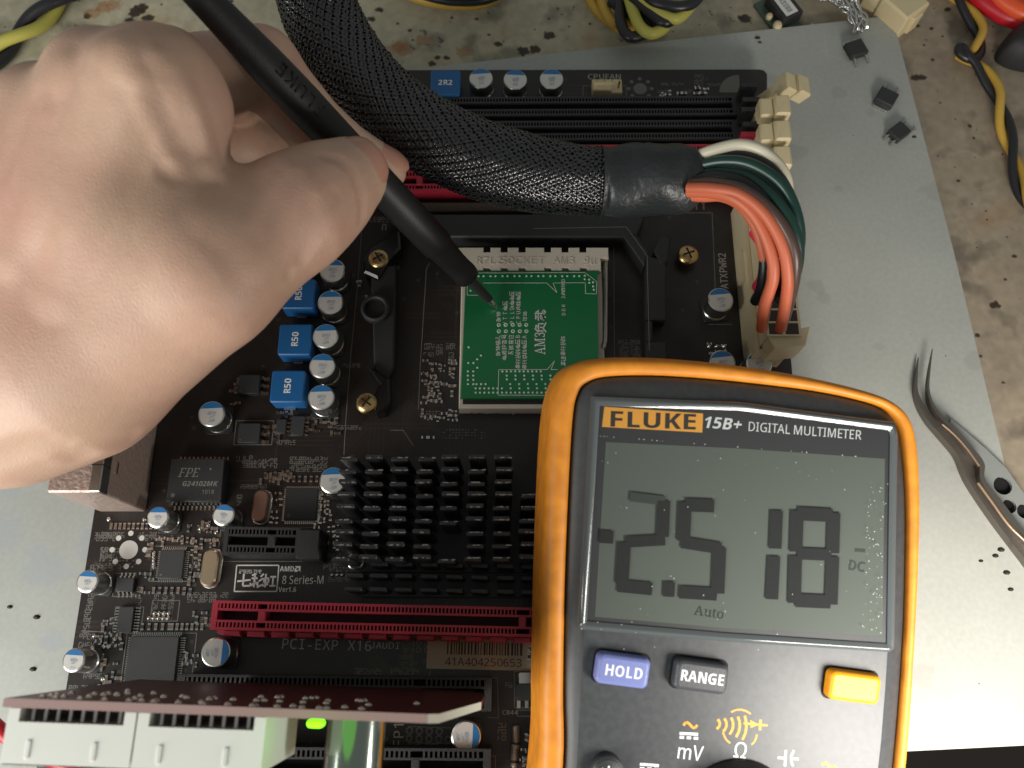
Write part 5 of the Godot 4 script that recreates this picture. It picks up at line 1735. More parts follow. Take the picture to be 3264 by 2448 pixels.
func buttons(t: Node3D) -> void:
	var white := mat(col(230, 232, 236), 0.5)
	var amber := mat(col(232, 160, 44), 0.5)
	var deg := -2.6
	var o := button(t, "hold_button", Vector2(-24.62, 37.49), 12.7, 7.2, deg, mat(col(118, 128, 186), 0.42, 0.0, 0.004, 260))
	var mb := MB.new()
	letters(mb, "HOLD", flat(Vector3(0.1, 3.01, 0)), 2.55, "bold", 0.04, 0.95)
	commit(mb, "lettering", white, o, true)
	o = button(t, "range_button", Vector2(-5.87, 37.33), 12.9, 7.2, deg, mat(col(66, 68, 72), 0.42, 0.0, 0.004, 260))
	mb = MB.new()
	letters(mb, "RANGE", flat(Vector3(0.1, 3.01, 0)), 2.5, "bold", 0.04, 0.92)
	commit(mb, "lettering", white, o, true)
	button(t, "yellow_button", Vector2(31.47, 36.82), 12.8, 7.0, deg, mat(col(246, 160, 20), 0.42, 0.0, 0.004, 260))
	# round key with a lamp sign, at the edge of the picture
	var p := Vector2(-25.79, 60.87)
	o = node("light_button", t, Vector3(p.x, 0.4, p.y))
	mb = MB.new()
	mb.lathe(PackedVector2Array([Vector2(3.9, 0), Vector2(3.9, 1.6), Vector2(3.6, 2.2), Vector2(2.8, 2.7), Vector2(1.5, 2.95), Vector2(0, 3.0)]), 28)
	commit(mb, "cap", mat(col(50, 53, 56), 0.42, 0.0, 0.004, 260), o, true)
	mb = MB.new()
	ring(mb, Vector2(0, 0.6), 0.95, 0.6)
	for i in 5:
		var q := PI + PI * i / 4.0
		mb.bar(Vector2(cos(q), sin(q)) * 1.3 + Vector2(0, 0.6), Vector2(cos(q), sin(q)) * 2.3 + Vector2(0, 0.6), 0.42, 0.05)
	for i in mb.v.size():
		mb.v[i].y += 2.98
	commit(mb, "lamp_sign", white, o, true)
	# rotary knob: only its far edge is in the picture
	p = Vector2(6.98, 70.82)
	mb = MB.new()
	mb.lathe(PackedVector2Array([Vector2(14.5, 0.4), Vector2(14.5, 1.2), Vector2(12.8, 4.0), Vector2(12.4, 6.5), Vector2(11.6, 7.0), Vector2(0, 7.0)]), 40, Transform3D(Basis.IDENTITY, Vector3(p.x, 0, p.y)))
	mb.box(Vector3(p.x - 2.2, 7, p.y - 11), Vector3(p.x + 2.2, 10.5, p.y + 11))
	commit(mb, "knob", mat(col(28, 28, 30), 0.5), t, true)
	# function signs round the knob
	var y := 0.53
	mb = MB.new()
	var a := Vector2(-6.14, 55.73)
	letters(mb, "mV", flat(Vector3(a.x, y, a.y), -2.5), 3.3, "sans", 0.04, 0.95)
	a = Vector2(6.09, 54.3)
	letters(mb, "Ω", flat(Vector3(a.x, y, a.y), -2.5), 3.5, "sans", 0.04, 0.95)
	mb.bar(Vector2(-9.02, 51.54), Vector2(-4.55, 51.42), 0.62, y)
	for i in 3:
		mb.bar(Vector2(-8.93, 52.44).lerp(Vector2(-4.46, 52.36), i * 0.38), Vector2(-8.93, 52.44).lerp(Vector2(-4.46, 52.36), i * 0.38 + 0.24), 0.62, y)
	mb.bar(Vector2(-17.81, 59.39), Vector2(-13.24, 59.36), 0.62, y)
	for i in 3:
		mb.bar(Vector2(-17.72, 60.33).lerp(Vector2(-13.15, 60.26), i * 0.38), Vector2(-17.72, 60.33).lerp(Vector2(-13.15, 60.26), i * 0.38 + 0.24), 0.62, y)
	mb.bar(Vector2(15.28, 55.45), Vector2(17.09, 55.4), 0.5, y)
	mb.bar(Vector2(18.69, 55.37), Vector2(20.47, 55.37), 0.5, y)
	mb.bar(Vector2(17.09, 53.48), Vector2(17.27, 57.26), 0.55, y + 0.003)
	mb.path([Vector2(19.1, 53.46), Vector2(18.69, 54.41), Vector2(18.6, 55.38), Vector2(18.82, 56.32), Vector2(19.26, 57.11)], 0.5, y + 0.006)
	commit(mb, "function_sign", white, t, true)
	mb = MB.new()
	mb.path([Vector2(-8.31, 49.63), Vector2(-7.68, 48.8), Vector2(-6.93, 49.09), Vector2(-6.14, 49.89), Vector2(-5.5, 50.02), Vector2(-4.94, 49.28)], 0.6, y)
	mb.path([Vector2(26.33, 56.34), Vector2(27, 55.67), Vector2(27.67, 55.97), Vector2(28.47, 56.7), Vector2(29.13, 56.83), Vector2(29.71, 56.17)], 0.6, y)
	mb.path([Vector2(2.9, 45.64), Vector2(4.07, 45.02), Vector2(5.41, 44.87), Vector2(6.56, 45.09), Vector2(7.76, 45.69)], 0.42, y)
	mb.path([Vector2(1.38, 50.45), Vector2(1.72, 51.16), Vector2(2.37, 52.19), Vector2(3.43, 52.9)], 0.42, y)
	mb.path([Vector2(9.7, 50.34), Vector2(9.6, 51.21), Vector2(9.24, 52.2), Vector2(8.58, 52.86)], 0.42, y)
	for i in 5:
		var s := 18.0 + i * 6.5
		var c := Vector2(0.13, 48.68) + Vector2(i * 1.62, i * 0.09)
		var h := 1.15 + i * 0.42
		mb.path([c + Vector2(-0.3, -h), c + Vector2(0.25, -h * 0.45), c + Vector2(0.35, 0.0), c + Vector2(0.25, h * 0.45), c + Vector2(-0.3, h)], 0.62, y + 0.002 * i)
	mb.bar(Vector2(6.21, 47.99), Vector2(12.12, 48.06), 0.5, y)
	mb.prism(PackedVector2Array([Vector2(7.75, 47.09), Vector2(8.03, 48.98), Vector2(9.93, 48.05)]), 0.4, y + 0.01)
	mb.bar(Vector2(10.27, 46.81), Vector2(10.33, 49.33), 0.6, y + 0.004)
	commit(mb, "function_sign", amber, t, true)


# ---------------------------------------------------------------- test probe held in the hand
func probe() -> void:
	var tip := Vector3(-4.37, 8.86, -102.46)
	var back := Vector3(-67.98, 103.04, -136.66)
	var t := thing("test_probe", "black plastic test probe slanting down from the hand, its tip touching the green board", "test probe", tip)
	var d := (back - tip).normalized()
	var side := d.cross(Vector3.UP).normalized()
	var b := Basis(side, d, side.cross(d))
	var l := (back - tip).length()
	var f := Transform3D(b, tip)
	var mb := MB.new()
	mb.lathe(PackedVector2Array([Vector2(0, 0), Vector2(0.4, 0.5), Vector2(0.8, 2.0), Vector2(1.0, 3.0), Vector2(1.0, 7)]), 16, f)
	commit(mb, "metal_tip", M.solder, t)
	mb = MB.new()
	mb.lathe(PackedVector2Array([Vector2(0.9, 4.4), Vector2(1.3, 4.8), Vector2(1.5, 8.0), Vector2(1.6, 16.5), Vector2(1.6, 20)]), 20, f)
	commit(mb, "tip_sleeve", M.black, t)
	var rub := mat(col(21, 21, 22), 0.5, 0.0, 0.006, 250)
	mb = MB.new()
	var prof := PackedVector2Array()
	for p in spline([Vector2(1.5, 16.4), Vector2(2.9, 15.6), Vector2(3.6, 16.2), Vector2(3.75, 18.0), Vector2(3.6, 21.0), Vector2(3.7, 24.0), Vector2(3.95, 28.0), Vector2(4.1, 31.0)], 5):
		prof.push_back(p)
	mb.lathe(prof, 32, f)
	commit(mb, "nose", rub, t)
	mb = MB.new()
	prof = PackedVector2Array()
	for p in spline([Vector2(3.9, 30.9), Vector2(4.4, 31.2), Vector2(4.65, 32.5), Vector2(4.7, 50), Vector2(4.75, 80), Vector2(4.8, l * 0.72), Vector2(4.5, l * 0.82), Vector2(3.7, l * 0.96), Vector2(3.2, l + 20)], 4):
		prof.push_back(p)
	mb.lathe(prof, 40, f)
	mb.lathe(PackedVector2Array([Vector2(3.2, l + 20), Vector2(0, l + 20.5)]), 40, f)
	commit(mb, "barrel", rub, t)
	# moulded letters up the barrel, facing the camera
	var letters_mb := MB.new()
	var word := "FLUKE"
	var eye := Vector3(0, 250, 0)
	for i in word.length():
		var s: float = (Vector3(-47.65, 75.22, -125.47) - tip).dot(d) + i * 3.1
		var c := tip + d * s
		var nrm := (eye - c)
		nrm = (nrm - d * nrm.dot(d)).normalized()
		var upv := nrm.cross(d).normalized()
		nrm = (nrm + upv * -0.45).normalized()
		upv = nrm.cross(d).normalized()
		letters(letters_mb, word[i], Transform3D(Basis(d, upv, nrm), c + nrm * 4.62), 3.0, "sans", 0.5, 1.1)
	commit(letters_mb, "moulded_lettering", mat(col(16, 16, 17), 0.3), t)


# ---------------------------------------------------------------- the left hand
var bones := []
var creases := []


func bone(a: Vector3, b: Vector3, ra: float, rb: float, g: int) -> void:
	bones.append([a, b, ra, rb, g, (b - a), 1.0 / maxf((b - a).length_squared(), 0.001)])


func hand_field(p: Vector3) -> float:
	var g := [1e6, 1e6, 1e6, 1e6, 1e6]
	var soft := [7.0, 3.0, 2.0, 2.0, 4.0]
	for k in bones:
		var t: float = clampf((p - k[0]).dot(k[5]) * k[6], 0.0, 1.0)
		var d: float = p.distance_to(k[0] + k[5] * t) - lerpf(k[2], k[3], t)
		var i: int = k[4]
		var h: float = maxf(soft[i] - absf(g[i] - d), 0.0) / soft[i]
		g[i] = minf(g[i], d) - h * h * soft[i] * 0.25
	var out: float = g[0]
	for i in range(1, 5):
		var s := 2.0 if i != 4 else 3.0
		var h: float = maxf(s - absf(out - g[i]), 0.0) / s
		out = minf(out, g[i]) - h * h * s * 0.25
	if absf(out) < 4.0:
		for c in creases:
			if p.distance_to(c[3]) > c[4]:
				continue
			var near := 9.0
			for s in c[0]:
				var t: float = clampf((p - s[0]).dot(s[1]) * s[2], 0.0, 1.0)
				near = minf(near, p.distance_to(s[0] + s[1] * t) / c[1])
			if near < 1.0:
				out -= (1.0 - near * near) * (1.0 - near * near) * c[2]
	return out


# where the line from the camera through p meets the skin
func on_skin(p: Vector3) -> Vector3:
	var eye := Vector3(0, 250, 0)
	var d := (p - eye).normalized()
	var s := 120.0
	for i in 60:
		var f := hand_field(eye + d * s)
		if f < 0.05:
			break
		s += f * 0.9
		if s > 330.0:
			break
	return eye + d * s


func hand() -> void:
	bones.clear()
	creases.clear()
	# palm and back of the hand (0), index (1), middle (2), ring and little (3), thumb (4)
	var wr := Vector3(-114, 62.33, -56.69)
	var wu := Vector3(-132.54, 62.11, -68.95)
	var mi := Vector3(-74.24, 100.45, -112.52)
	var mm_ := Vector3(-88.32, 94.84, -117.92)
	var mr := Vector3(-104.95, 85.13, -117.14)
	var ml := Vector3(-121.67, 70.25, -110.19)
	bone(wr, mi, 16.5, 12.6, 0)
	bone(wr.lerp(wu, 0.35), mm_, 18, 12.0, 0)
	bone(wr.lerp(wu, 0.7), mr, 18, 11.5, 0)
	bone(wu, ml, 17, 10.5, 0)
	bone(mi, ml, 10, 9, 0)
	bone(wr, wu, 16.5, 20, 0)
	var arm := Vector3(-176.52, 40.74, -48.47)
	bone(wr, arm, 16, 21, 0)
	bone(wu, arm + Vector3(-25, 0, -20), 20, 26, 0)
	# muscle between thumb and index
	bone(Vector3(-74.19, 93.75, -124.26), Vector3(-69.64, 93.67, -111.07), 7.5, 7.5, 0)
	bone(Vector3(-69.64, 93.67, -111.07), Vector3(-71.41, 88.82, -99.38), 7.5, 8.0, 0)
	bone(Vector3(-76.67, 96.83, -111.1), Vector3(-74.78, 88.47, -95.07), 9.0, 9.0, 0)
	bone(Vector3(-88, 82.18, -91.87), Vector3(-77.01, 81.48, -83.25), 15, 14, 0)
	bone(Vector3(-81.16, 85.13, -88.03), Vector3(-63.95, 80.91, -91.2), 14.5, 12.5, 0)
	# thumb
	var tc := Vector3(-99.2, 66.58, -63.29)
	var tm := Vector3(-67.36, 80.54, -80.38)
	var ti := Vector3(-49.29, 77.47, -96.8)
	var tt := Vector3(-39.04, 71.23, -109.97)
	bone(tc, tm, 20.5, 17.0, 0)
	bone(wr, tc, 15.5, 19, 0)
	bone(tm, ti, 16.8, 12.9, 4)
	bone(ti, ti.lerp(tt, 0.5), 12.7, 11.4, 4)
	bone(ti.lerp(tt, 0.45), tt, 10.9, 9.3, 4)
	# index
	var ip := Vector3(-63.52, 69.38, -143.09)
	var id := Vector3(-48.84, 53.96, -131.24)
	var it := Vector3(-35.26, 46.37, -127.28)
	bone(Vector3(-79.8, 86.38, -124.23), ip, 10.5, 9.4, 1)
	bone(ip, id, 9.2, 8.0, 1)
	bone(id, it, 8.0, 6.6, 1)
	# middle: curled under the probe
	var pm := Vector3(-75.98, 59.66, -145.53)
	bone(mm_, pm, 11.0, 8.8, 2)
	bone(pm, Vector3(-81.72, 30.68, -159.9), 8.8, 7.6, 2)
	bone(Vector3(-81.72, 30.68, -159.9), Vector3(-64.48, 27.89, -144.85), 7.4, 6.6, 2)
	# ring and little finger, folded into the palm
	var pr := Vector3(-91.59, 42.25, -137.27)
	bone(mr, pr, 11.0, 9.0, 3)
	bone(pr, Vector3(-78.46, 31.86, -144.14), 8.8, 8.0, 3)
	bone(Vector3(-78.46, 31.86, -144.14), Vector3(-64.48, 27.25, -142.87), 8.0, 7.0, 3)
	var pl := Vector3(-116.48, 32.46, -126.54)
	bone(ml, pl, 10.0, 8.2, 3)
	bone(pl, Vector3(-104.86, 26, -119.6), 8.0, 7.0, 3)
	var folds := []
	# tendons, skin folds and creases, laid on the skin as the eye sees them: points, width, height
	for k in [[[Vector3(-95.94, 84.51, -73.16), Vector3(-87.18, 91.72, -95.37), Vector3(-79.39, 98.04, -114.8)], 7.0, 0.9], [[Vector3(-105.66, 86.91, -80.56), Vector3(-96.91, 92.32, -97.22), Vector3(-89.12, 97.74, -113.87)], 6.0, 0.7], [[Vector3(-109.56, 88.72, -86.11), Vector3(-103.72, 92.32, -97.22), Vector3(-98.37, 96.23, -109.25)], 5.0, 0.6],
		[[Vector3(-76.67, 99.9, -120.54), Vector3(-74.53, 100.44, -122.2)], 8.0, 0.9], [[Vector3(-86.69, 99.9, -120.54), Vector3(-84.26, 100.14, -121.28)], 7.5, 0.9], [[Vector3(-96.91, 98.64, -116.65), Vector3(-94.96, 98.94, -117.58)], 7.0, 0.8],
		[[Vector3(-73.56, 99.84, -120.35), Vector3(-70.83, 98.64, -116.65), Vector3(-68.69, 97.44, -112.95), Vector3(-66.75, 96.08, -108.78), Vector3(-65.19, 94.73, -104.62), Vector3(-64.02, 93.53, -100.92), Vector3(-63.34, 92.57, -97.96)], 4.0, 0.9], [[Vector3(-71.42, 98.64, -116.65), Vector3(-69.66, 97.59, -113.41), Vector3(-67.91, 96.38, -109.71), Vector3(-66.55, 95.03, -105.55), Vector3(-65.58, 93.83, -101.84)], 3.0, -0.45], [[Vector3(-78.42, 98.34, -115.72), Vector3(-76.28, 96.83, -111.1), Vector3(-74.04, 95.33, -106.47), Vector3(-72.1, 94.13, -102.77), Vector3(-70.15, 93.08, -99.53), Vector3(-68.21, 92.17, -96.75)], 4.0, 0.5], [[Vector3(-75.31, 97.59, -113.41), Vector3(-73.56, 96.38, -109.71), Vector3(-71.61, 95.03, -105.55), Vector3(-69.86, 93.83, -101.84), Vector3(-68.69, 93.08, -99.53)], 3.0, -0.35],
		[[Vector3(-63.83, 92.08, -96.48), Vector3(-65.77, 91.96, -96.11), Vector3(-67.91, 92.02, -96.29), Vector3(-70.15, 92.2, -96.85), Vector3(-72.1, 92.51, -97.77)], 3.2, -0.6], [[Vector3(-53.12, 88.12, -84.26), Vector3(-51.18, 89.47, -88.43), Vector3(-49.23, 90.82, -92.59), Vector3(-45.34, 92.32, -97.22)], 3.2, -0.3], [[Vector3(-43.88, 86.91, -80.56), Vector3(-41.94, 87.97, -83.8), Vector3(-40.48, 89.02, -87.04), Vector3(-39.02, 90.07, -90.28), Vector3(-37.56, 91.12, -93.52)], 2.6, -0.4], [[Vector3(-46.8, 86.01, -77.79), Vector3(-45.34, 87.06, -81.02), Vector3(-43.88, 88.12, -84.26), Vector3(-42.62, 89.32, -87.96), Vector3(-41.45, 90.52, -91.67)], 2.6, -0.3],
		[[Vector3(-31.52, 89.62, -88.89), Vector3(-31.33, 90.37, -91.2), Vector3(-31.52, 90.97, -93.05), Vector3(-32.11, 91.66, -95.18), Vector3(-32.89, 92.23, -96.94), Vector3(-34.15, 92.87, -98.88), Vector3(-35.81, 93.29, -100.18), Vector3(-37.75, 93.53, -100.92), Vector3(-39.5, 93.62, -101.2)], 2.6, -0.6], [[Vector3(-91.07, 74.13, -41.23), Vector3(-93.99, 74.65, -42.81), Vector3(-97.39, 74.83, -43.36), Vector3(-100.8, 74.71, -42.99), Vector3(-103.72, 74.44, -42.16), Vector3(-107.61, 73.92, -40.59), Vector3(-111.5, 73.38, -38.92)], 5.0, -0.6], [[Vector3(-88.15, 74.65, -42.81), Vector3(-84.26, 74.98, -43.82), Vector3(-80.37, 75.34, -44.94)], 4.0, -0.4], [[Vector3(-62.85, 89.62, -88.89), Vector3(-57.02, 88.72, -86.11), Vector3(-53.12, 86.91, -80.56)], 7.0, 0.6]]:
		var pts := []
		for p in k[0]:
			pts.append(p)
		folds.append([pts, k[1], k[2]])
	for k in folds:
		for i in k[0].size():
			k[0][i] = on_skin(k[0][i])
	for k in folds:
		var segs := []
		var mid := Vector3.ZERO
		for p in k[0]:
			mid += p / k[0].size()
		var reach := 0.0
		for i in k[0].size() - 1:
			var d: Vector3 = k[0][i + 1] - k[0][i]
			segs.append([k[0][i], d, 1.0 / maxf(0.01, d.length_squared())])
			reach = maxf(reach, maxf(mid.distance_to(k[0][i]), mid.distance_to(k[0][i + 1])))
		creases.append([segs, k[1], k[2], mid, reach + k[1]])
	var mb := nets(Vector3(-150, 14, -215), Vector3(-20, 128, 5), 1.3)
	var base := Vector3(-90.23, 75.28, -93.29)
	var t := thing("hand", "bare left hand reaching in and pinching the black test probe between thumb and index finger", "hand", base)
	var skin := mat(Color.WHITE, 0.5, 0.0, 0.009, 9)
	skin.heightmap_texture = noise_tex(0.16, 31, 3, 1024)
	skin.vertex_color_use_as_albedo = true
	skin.subsurf_scatter_enabled = true
	skin.subsurf_scatter_strength = 0.08
	commit(mb, "skin", skin, t)
	nail(t, tt, ti, Vector3(0.6, 0.8, -0.1), 9.3, 8.2, 7.6, "thumbnail")
	nail(t, it, id, Vector3(0.8, 0.75, -0.4), 6.65, 6.6, 5.4, "fingernail")


# a curved nail plate on the outer side of a fingertip
func nail(t: Node3D, tip: Vector3, joint: Vector3, up: Vector3, r: float, l: float, w: float, called: String) -> void:
	var d := (tip - joint).normalized()
	var u := (up - d * up.dot(d)).normalized()
	var s := d.cross(u)
	var rows := []
	for i in 13:
		var a := lerpf(-0.6, 1.05, i / 12.0)
		var row := PackedVector3Array()
		var m := (i / 12.0 - 0.5) * 2.0
		var narrow := pow(1.0 - pow(absf(m), 4.0), 0.35) + 0.04
		for j in 11:
			var e := lerpf(-1.0, 1.0, j / 10.0)
			var q := e * 0.74 * narrow * w / 6.0
			var sink := 0.55 * pow(absf(e), 6.0) + (0.55 if i == 0 or i == 12 else 0.0)
			var x := a * l - 1.0
			var rr_ := (r + 0.14) * sqrt(maxf(0.05, 1.0 - pow(maxf(0.0, x) / (r + 2.2), 2.0))) - sink
			row.push_back(tip + d * (a * l - 1.0) + (u * cos(q) + s * sin(q)) * rr_)
		rows.append(row)
	var mb := MB.new()
	mb.loft(rows, false, u)
	commit(mb, called, mat(col(188, 138, 118), 0.3), t)


func nets(lo: Vector3, hi: Vector3, cell: float) -> MB:
	var nx := int((hi.x - lo.x) / cell) + 2
	var ny := int((hi.y - lo.y) / cell) + 2
	var nz := int((hi.z - lo.z) / cell) + 2
	var f := PackedFloat32Array()
	f.resize(nx * ny * nz)
	f.fill(50.0)
	var near := PackedByteArray()
	var bs := 5
	for bz in range(0, nz, bs):
		for by in range(0, ny, bs):
			for bx in range(0, nx, bs):
				var c := lo + Vector3(bx + bs * 0.5, by + bs * 0.5, bz + bs * 0.5) * cell
				var d := hand_field(c)
				if absf(d) > cell * bs * 1.0 + 2.0:
					if d < 0.0:
						for z in range(bz, mini(bz + bs, nz)):
							for y in range(by, mini(by + bs, ny)):
								for x in range(bx, mini(bx + bs, nx)):
									f[(z * ny + y) * nx + x] = -50.0
					continue
				for z in range(bz, mini(bz + bs, nz)):
					for y in range(by, mini(by + bs, ny)):
						for x in range(bx, mini(bx + bs, nx)):
							f[(z * ny + y) * nx + x] = hand_field(lo + Vector3(x, y, z) * cell)
	var index := PackedInt32Array()
	index.resize(nx * ny * nz)
	index.fill(-1)
	var vs := PackedVector3Array()
	var off := [0, 1, nx, nx + 1, nx * ny, nx * ny + 1, nx * ny + nx, nx * ny + nx + 1]
	var corner := [Vector3(0, 0, 0), Vector3(1, 0, 0), Vector3(0, 1, 0), Vector3(1, 1, 0), Vector3(0, 0, 1), Vector3(1, 0, 1), Vector3(0, 1, 1), Vector3(1, 1, 1)]
	var edges := [[0, 1], [2, 3], [4, 5], [6, 7], [0, 2], [1, 3], [4, 6], [5, 7], [0, 4], [1, 5], [2, 6], [3, 7]]
	for z in nz - 1:
		for y in ny - 1:
			for x in nx - 1:
				var i := (z * ny + y) * nx + x
				var first := f[i] < 0.0
				var mixed := false
				for k in 8:
					if (f[i + off[k]] < 0.0) != first:
						mixed = true
						break
				if not mixed:
					continue
				var sum := Vector3.ZERO
				var n := 0
				for e in edges:
					var a := f[i + off[e[0]]]
					var b := f[i + off[e[1]]]
					if (a < 0.0) != (b < 0.0):
						sum += corner[e[0]].lerp(corner[e[1]], a / (a - b))
						n += 1
				index[i] = vs.size()
				vs.push_back(lo + (Vector3(x, y, z) + sum / n) * cell)
	var quads := PackedInt32Array()
	for z in range(1, nz - 1):
		for y in range(1, ny - 1):
			for x in range(1, nx - 1):
				var i := (z * ny + y) * nx + x
				var s := f[i] < 0.0
				if s != (f[i + 1] < 0.0):
					quads.append_array([index[i], index[i - nx], index[i - nx - nx * ny], index[i - nx * ny]])
				if s != (f[i + nx] < 0.0):
					quads.append_array([index[i], index[i - 1], index[i - 1 - nx * ny], index[i - nx * ny]])
				if s != (f[i + nx * ny] < 0.0):
					quads.append_array([index[i], index[i - 1], index[i - 1 - nx], index[i - nx]])
	# even out the grid
	for pass_ in 2:
		var acc := PackedVector3Array()
		acc.resize(vs.size())
		var cnt := PackedInt32Array()
		cnt.resize(vs.size())
		for q in range(0, quads.size(), 4):
			for k in 4:
				var a := quads[q + k]
				acc[a] += vs[quads[q + (k + 1) % 4]] + vs[quads[q + (k + 3) % 4]]
				cnt[a] += 2
		for i in vs.size():
			if cnt[i]:
				vs[i] = vs[i].lerp(acc[i] / cnt[i], 0.5)
	var ns := PackedVector3Array()
	ns.resize(vs.size())
	for i in vs.size():
		var p := vs[i]
		var e := 0.6
		var g := hand_field(p)
		ns[i] = Vector3(hand_field(p + Vector3(e, 0, 0)) - g, hand_field(p + Vector3(0, e, 0)) - g, hand_field(p + Vector3(0, 0, e)) - g).normalized()
	var fn := FastNoiseLite.new()
	fn.seed = 9
	fn.frequency = 0.035
	fn.fractal_octaves = 4
	var knuckle := [Vector3(-45.83, 82.49, -92.84), Vector3(-62.91, 81.75, -74.38), Vector3(-63.6, 92.27, -113.23)]
	var mb := MB.new()
	mb.paint = true
	var colors := PackedColorArray()
	for i in vs.size():
		var k := fn.get_noise_3dv(vs[i]) * 0.5
		var red := clampf(0.25 + fn.get_noise_3dv(vs[i] * 0.6 + Vector3(50, 0, 0)), 0.0, 1.0)
		for w in knuckle:
			red = maxf(red, 0.9 * clampf(1.0 - vs[i].distance_to(w) / 24.0, 0.0, 1.0))
		var c := Color(0.55, 0.365, 0.26).lerp(Color(0.54, 0.31, 0.235), red)
		c = c * (1.0 + 0.16 * k + 0.07 * fn.get_noise_3dv(vs[i] * 9.0))
		colors.push_back(Color(c.r, c.g, c.b))
	for q in range(0, quads.size(), 4):
		var ids := [quads[q], quads[q + 1], quads[q + 2], quads[q + 3]]
		if ids.min() < 0:
			continue
		for tr in [[0, 1, 2], [0, 2, 3]]:
			var a: int = ids[tr[0]]
			var b: int = ids[tr[1]]
			var d: int = ids[tr[2]]
			if (vs[b] - vs[a]).cross(vs[d] - vs[a]).dot(ns[a] + ns[b] + ns[d]) > 0.0:
				var x := b
				b = d
				d = x
			for w in [a, b, d]:
				mb.v.push_back(vs[w])
				mb.n.push_back(ns[w])
				mb.c.push_back(colors[w])
	return mb


# ---------------------------------------------------------------- things lying about
func strand(t: Node3D, called: String, m: Material, pts: Array, r: float) -> void:
	var mb := MB.new()
	mb.tube(spline(pts, 6), r, 10)
	commit(mb, called, m, t)


func twisted_pair(label: String, pts: Array, r: float, pitch: float, ma: Material, mb_: Material, start := 0.0) -> void:
	var line := spline(pts, 10)
	var fr := MB.frames(line)
	var t := thing("twisted_cable", label, "cable", pts[pts.size() / 2])
	var run := 0.0
	var a := []
	var b := []
	for i in line.size():
		if i:
			run += (line[i] - line[i - 1]).length()
		var q := start + run / pitch * TAU
		var o: Vector3 = (fr[i][0] * cos(q) + fr[i][1] * sin(q)) * r * 1.02
		a.append(line[i] + o)
		b.append(line[i] - o)
	var x := MB.new()
	x.tube(a, r, 9)
	commit(x, "wire", ma, t)
	x = MB.new()
	x.tube(b, r, 9)
	commit(x, "wire", mb_, t)


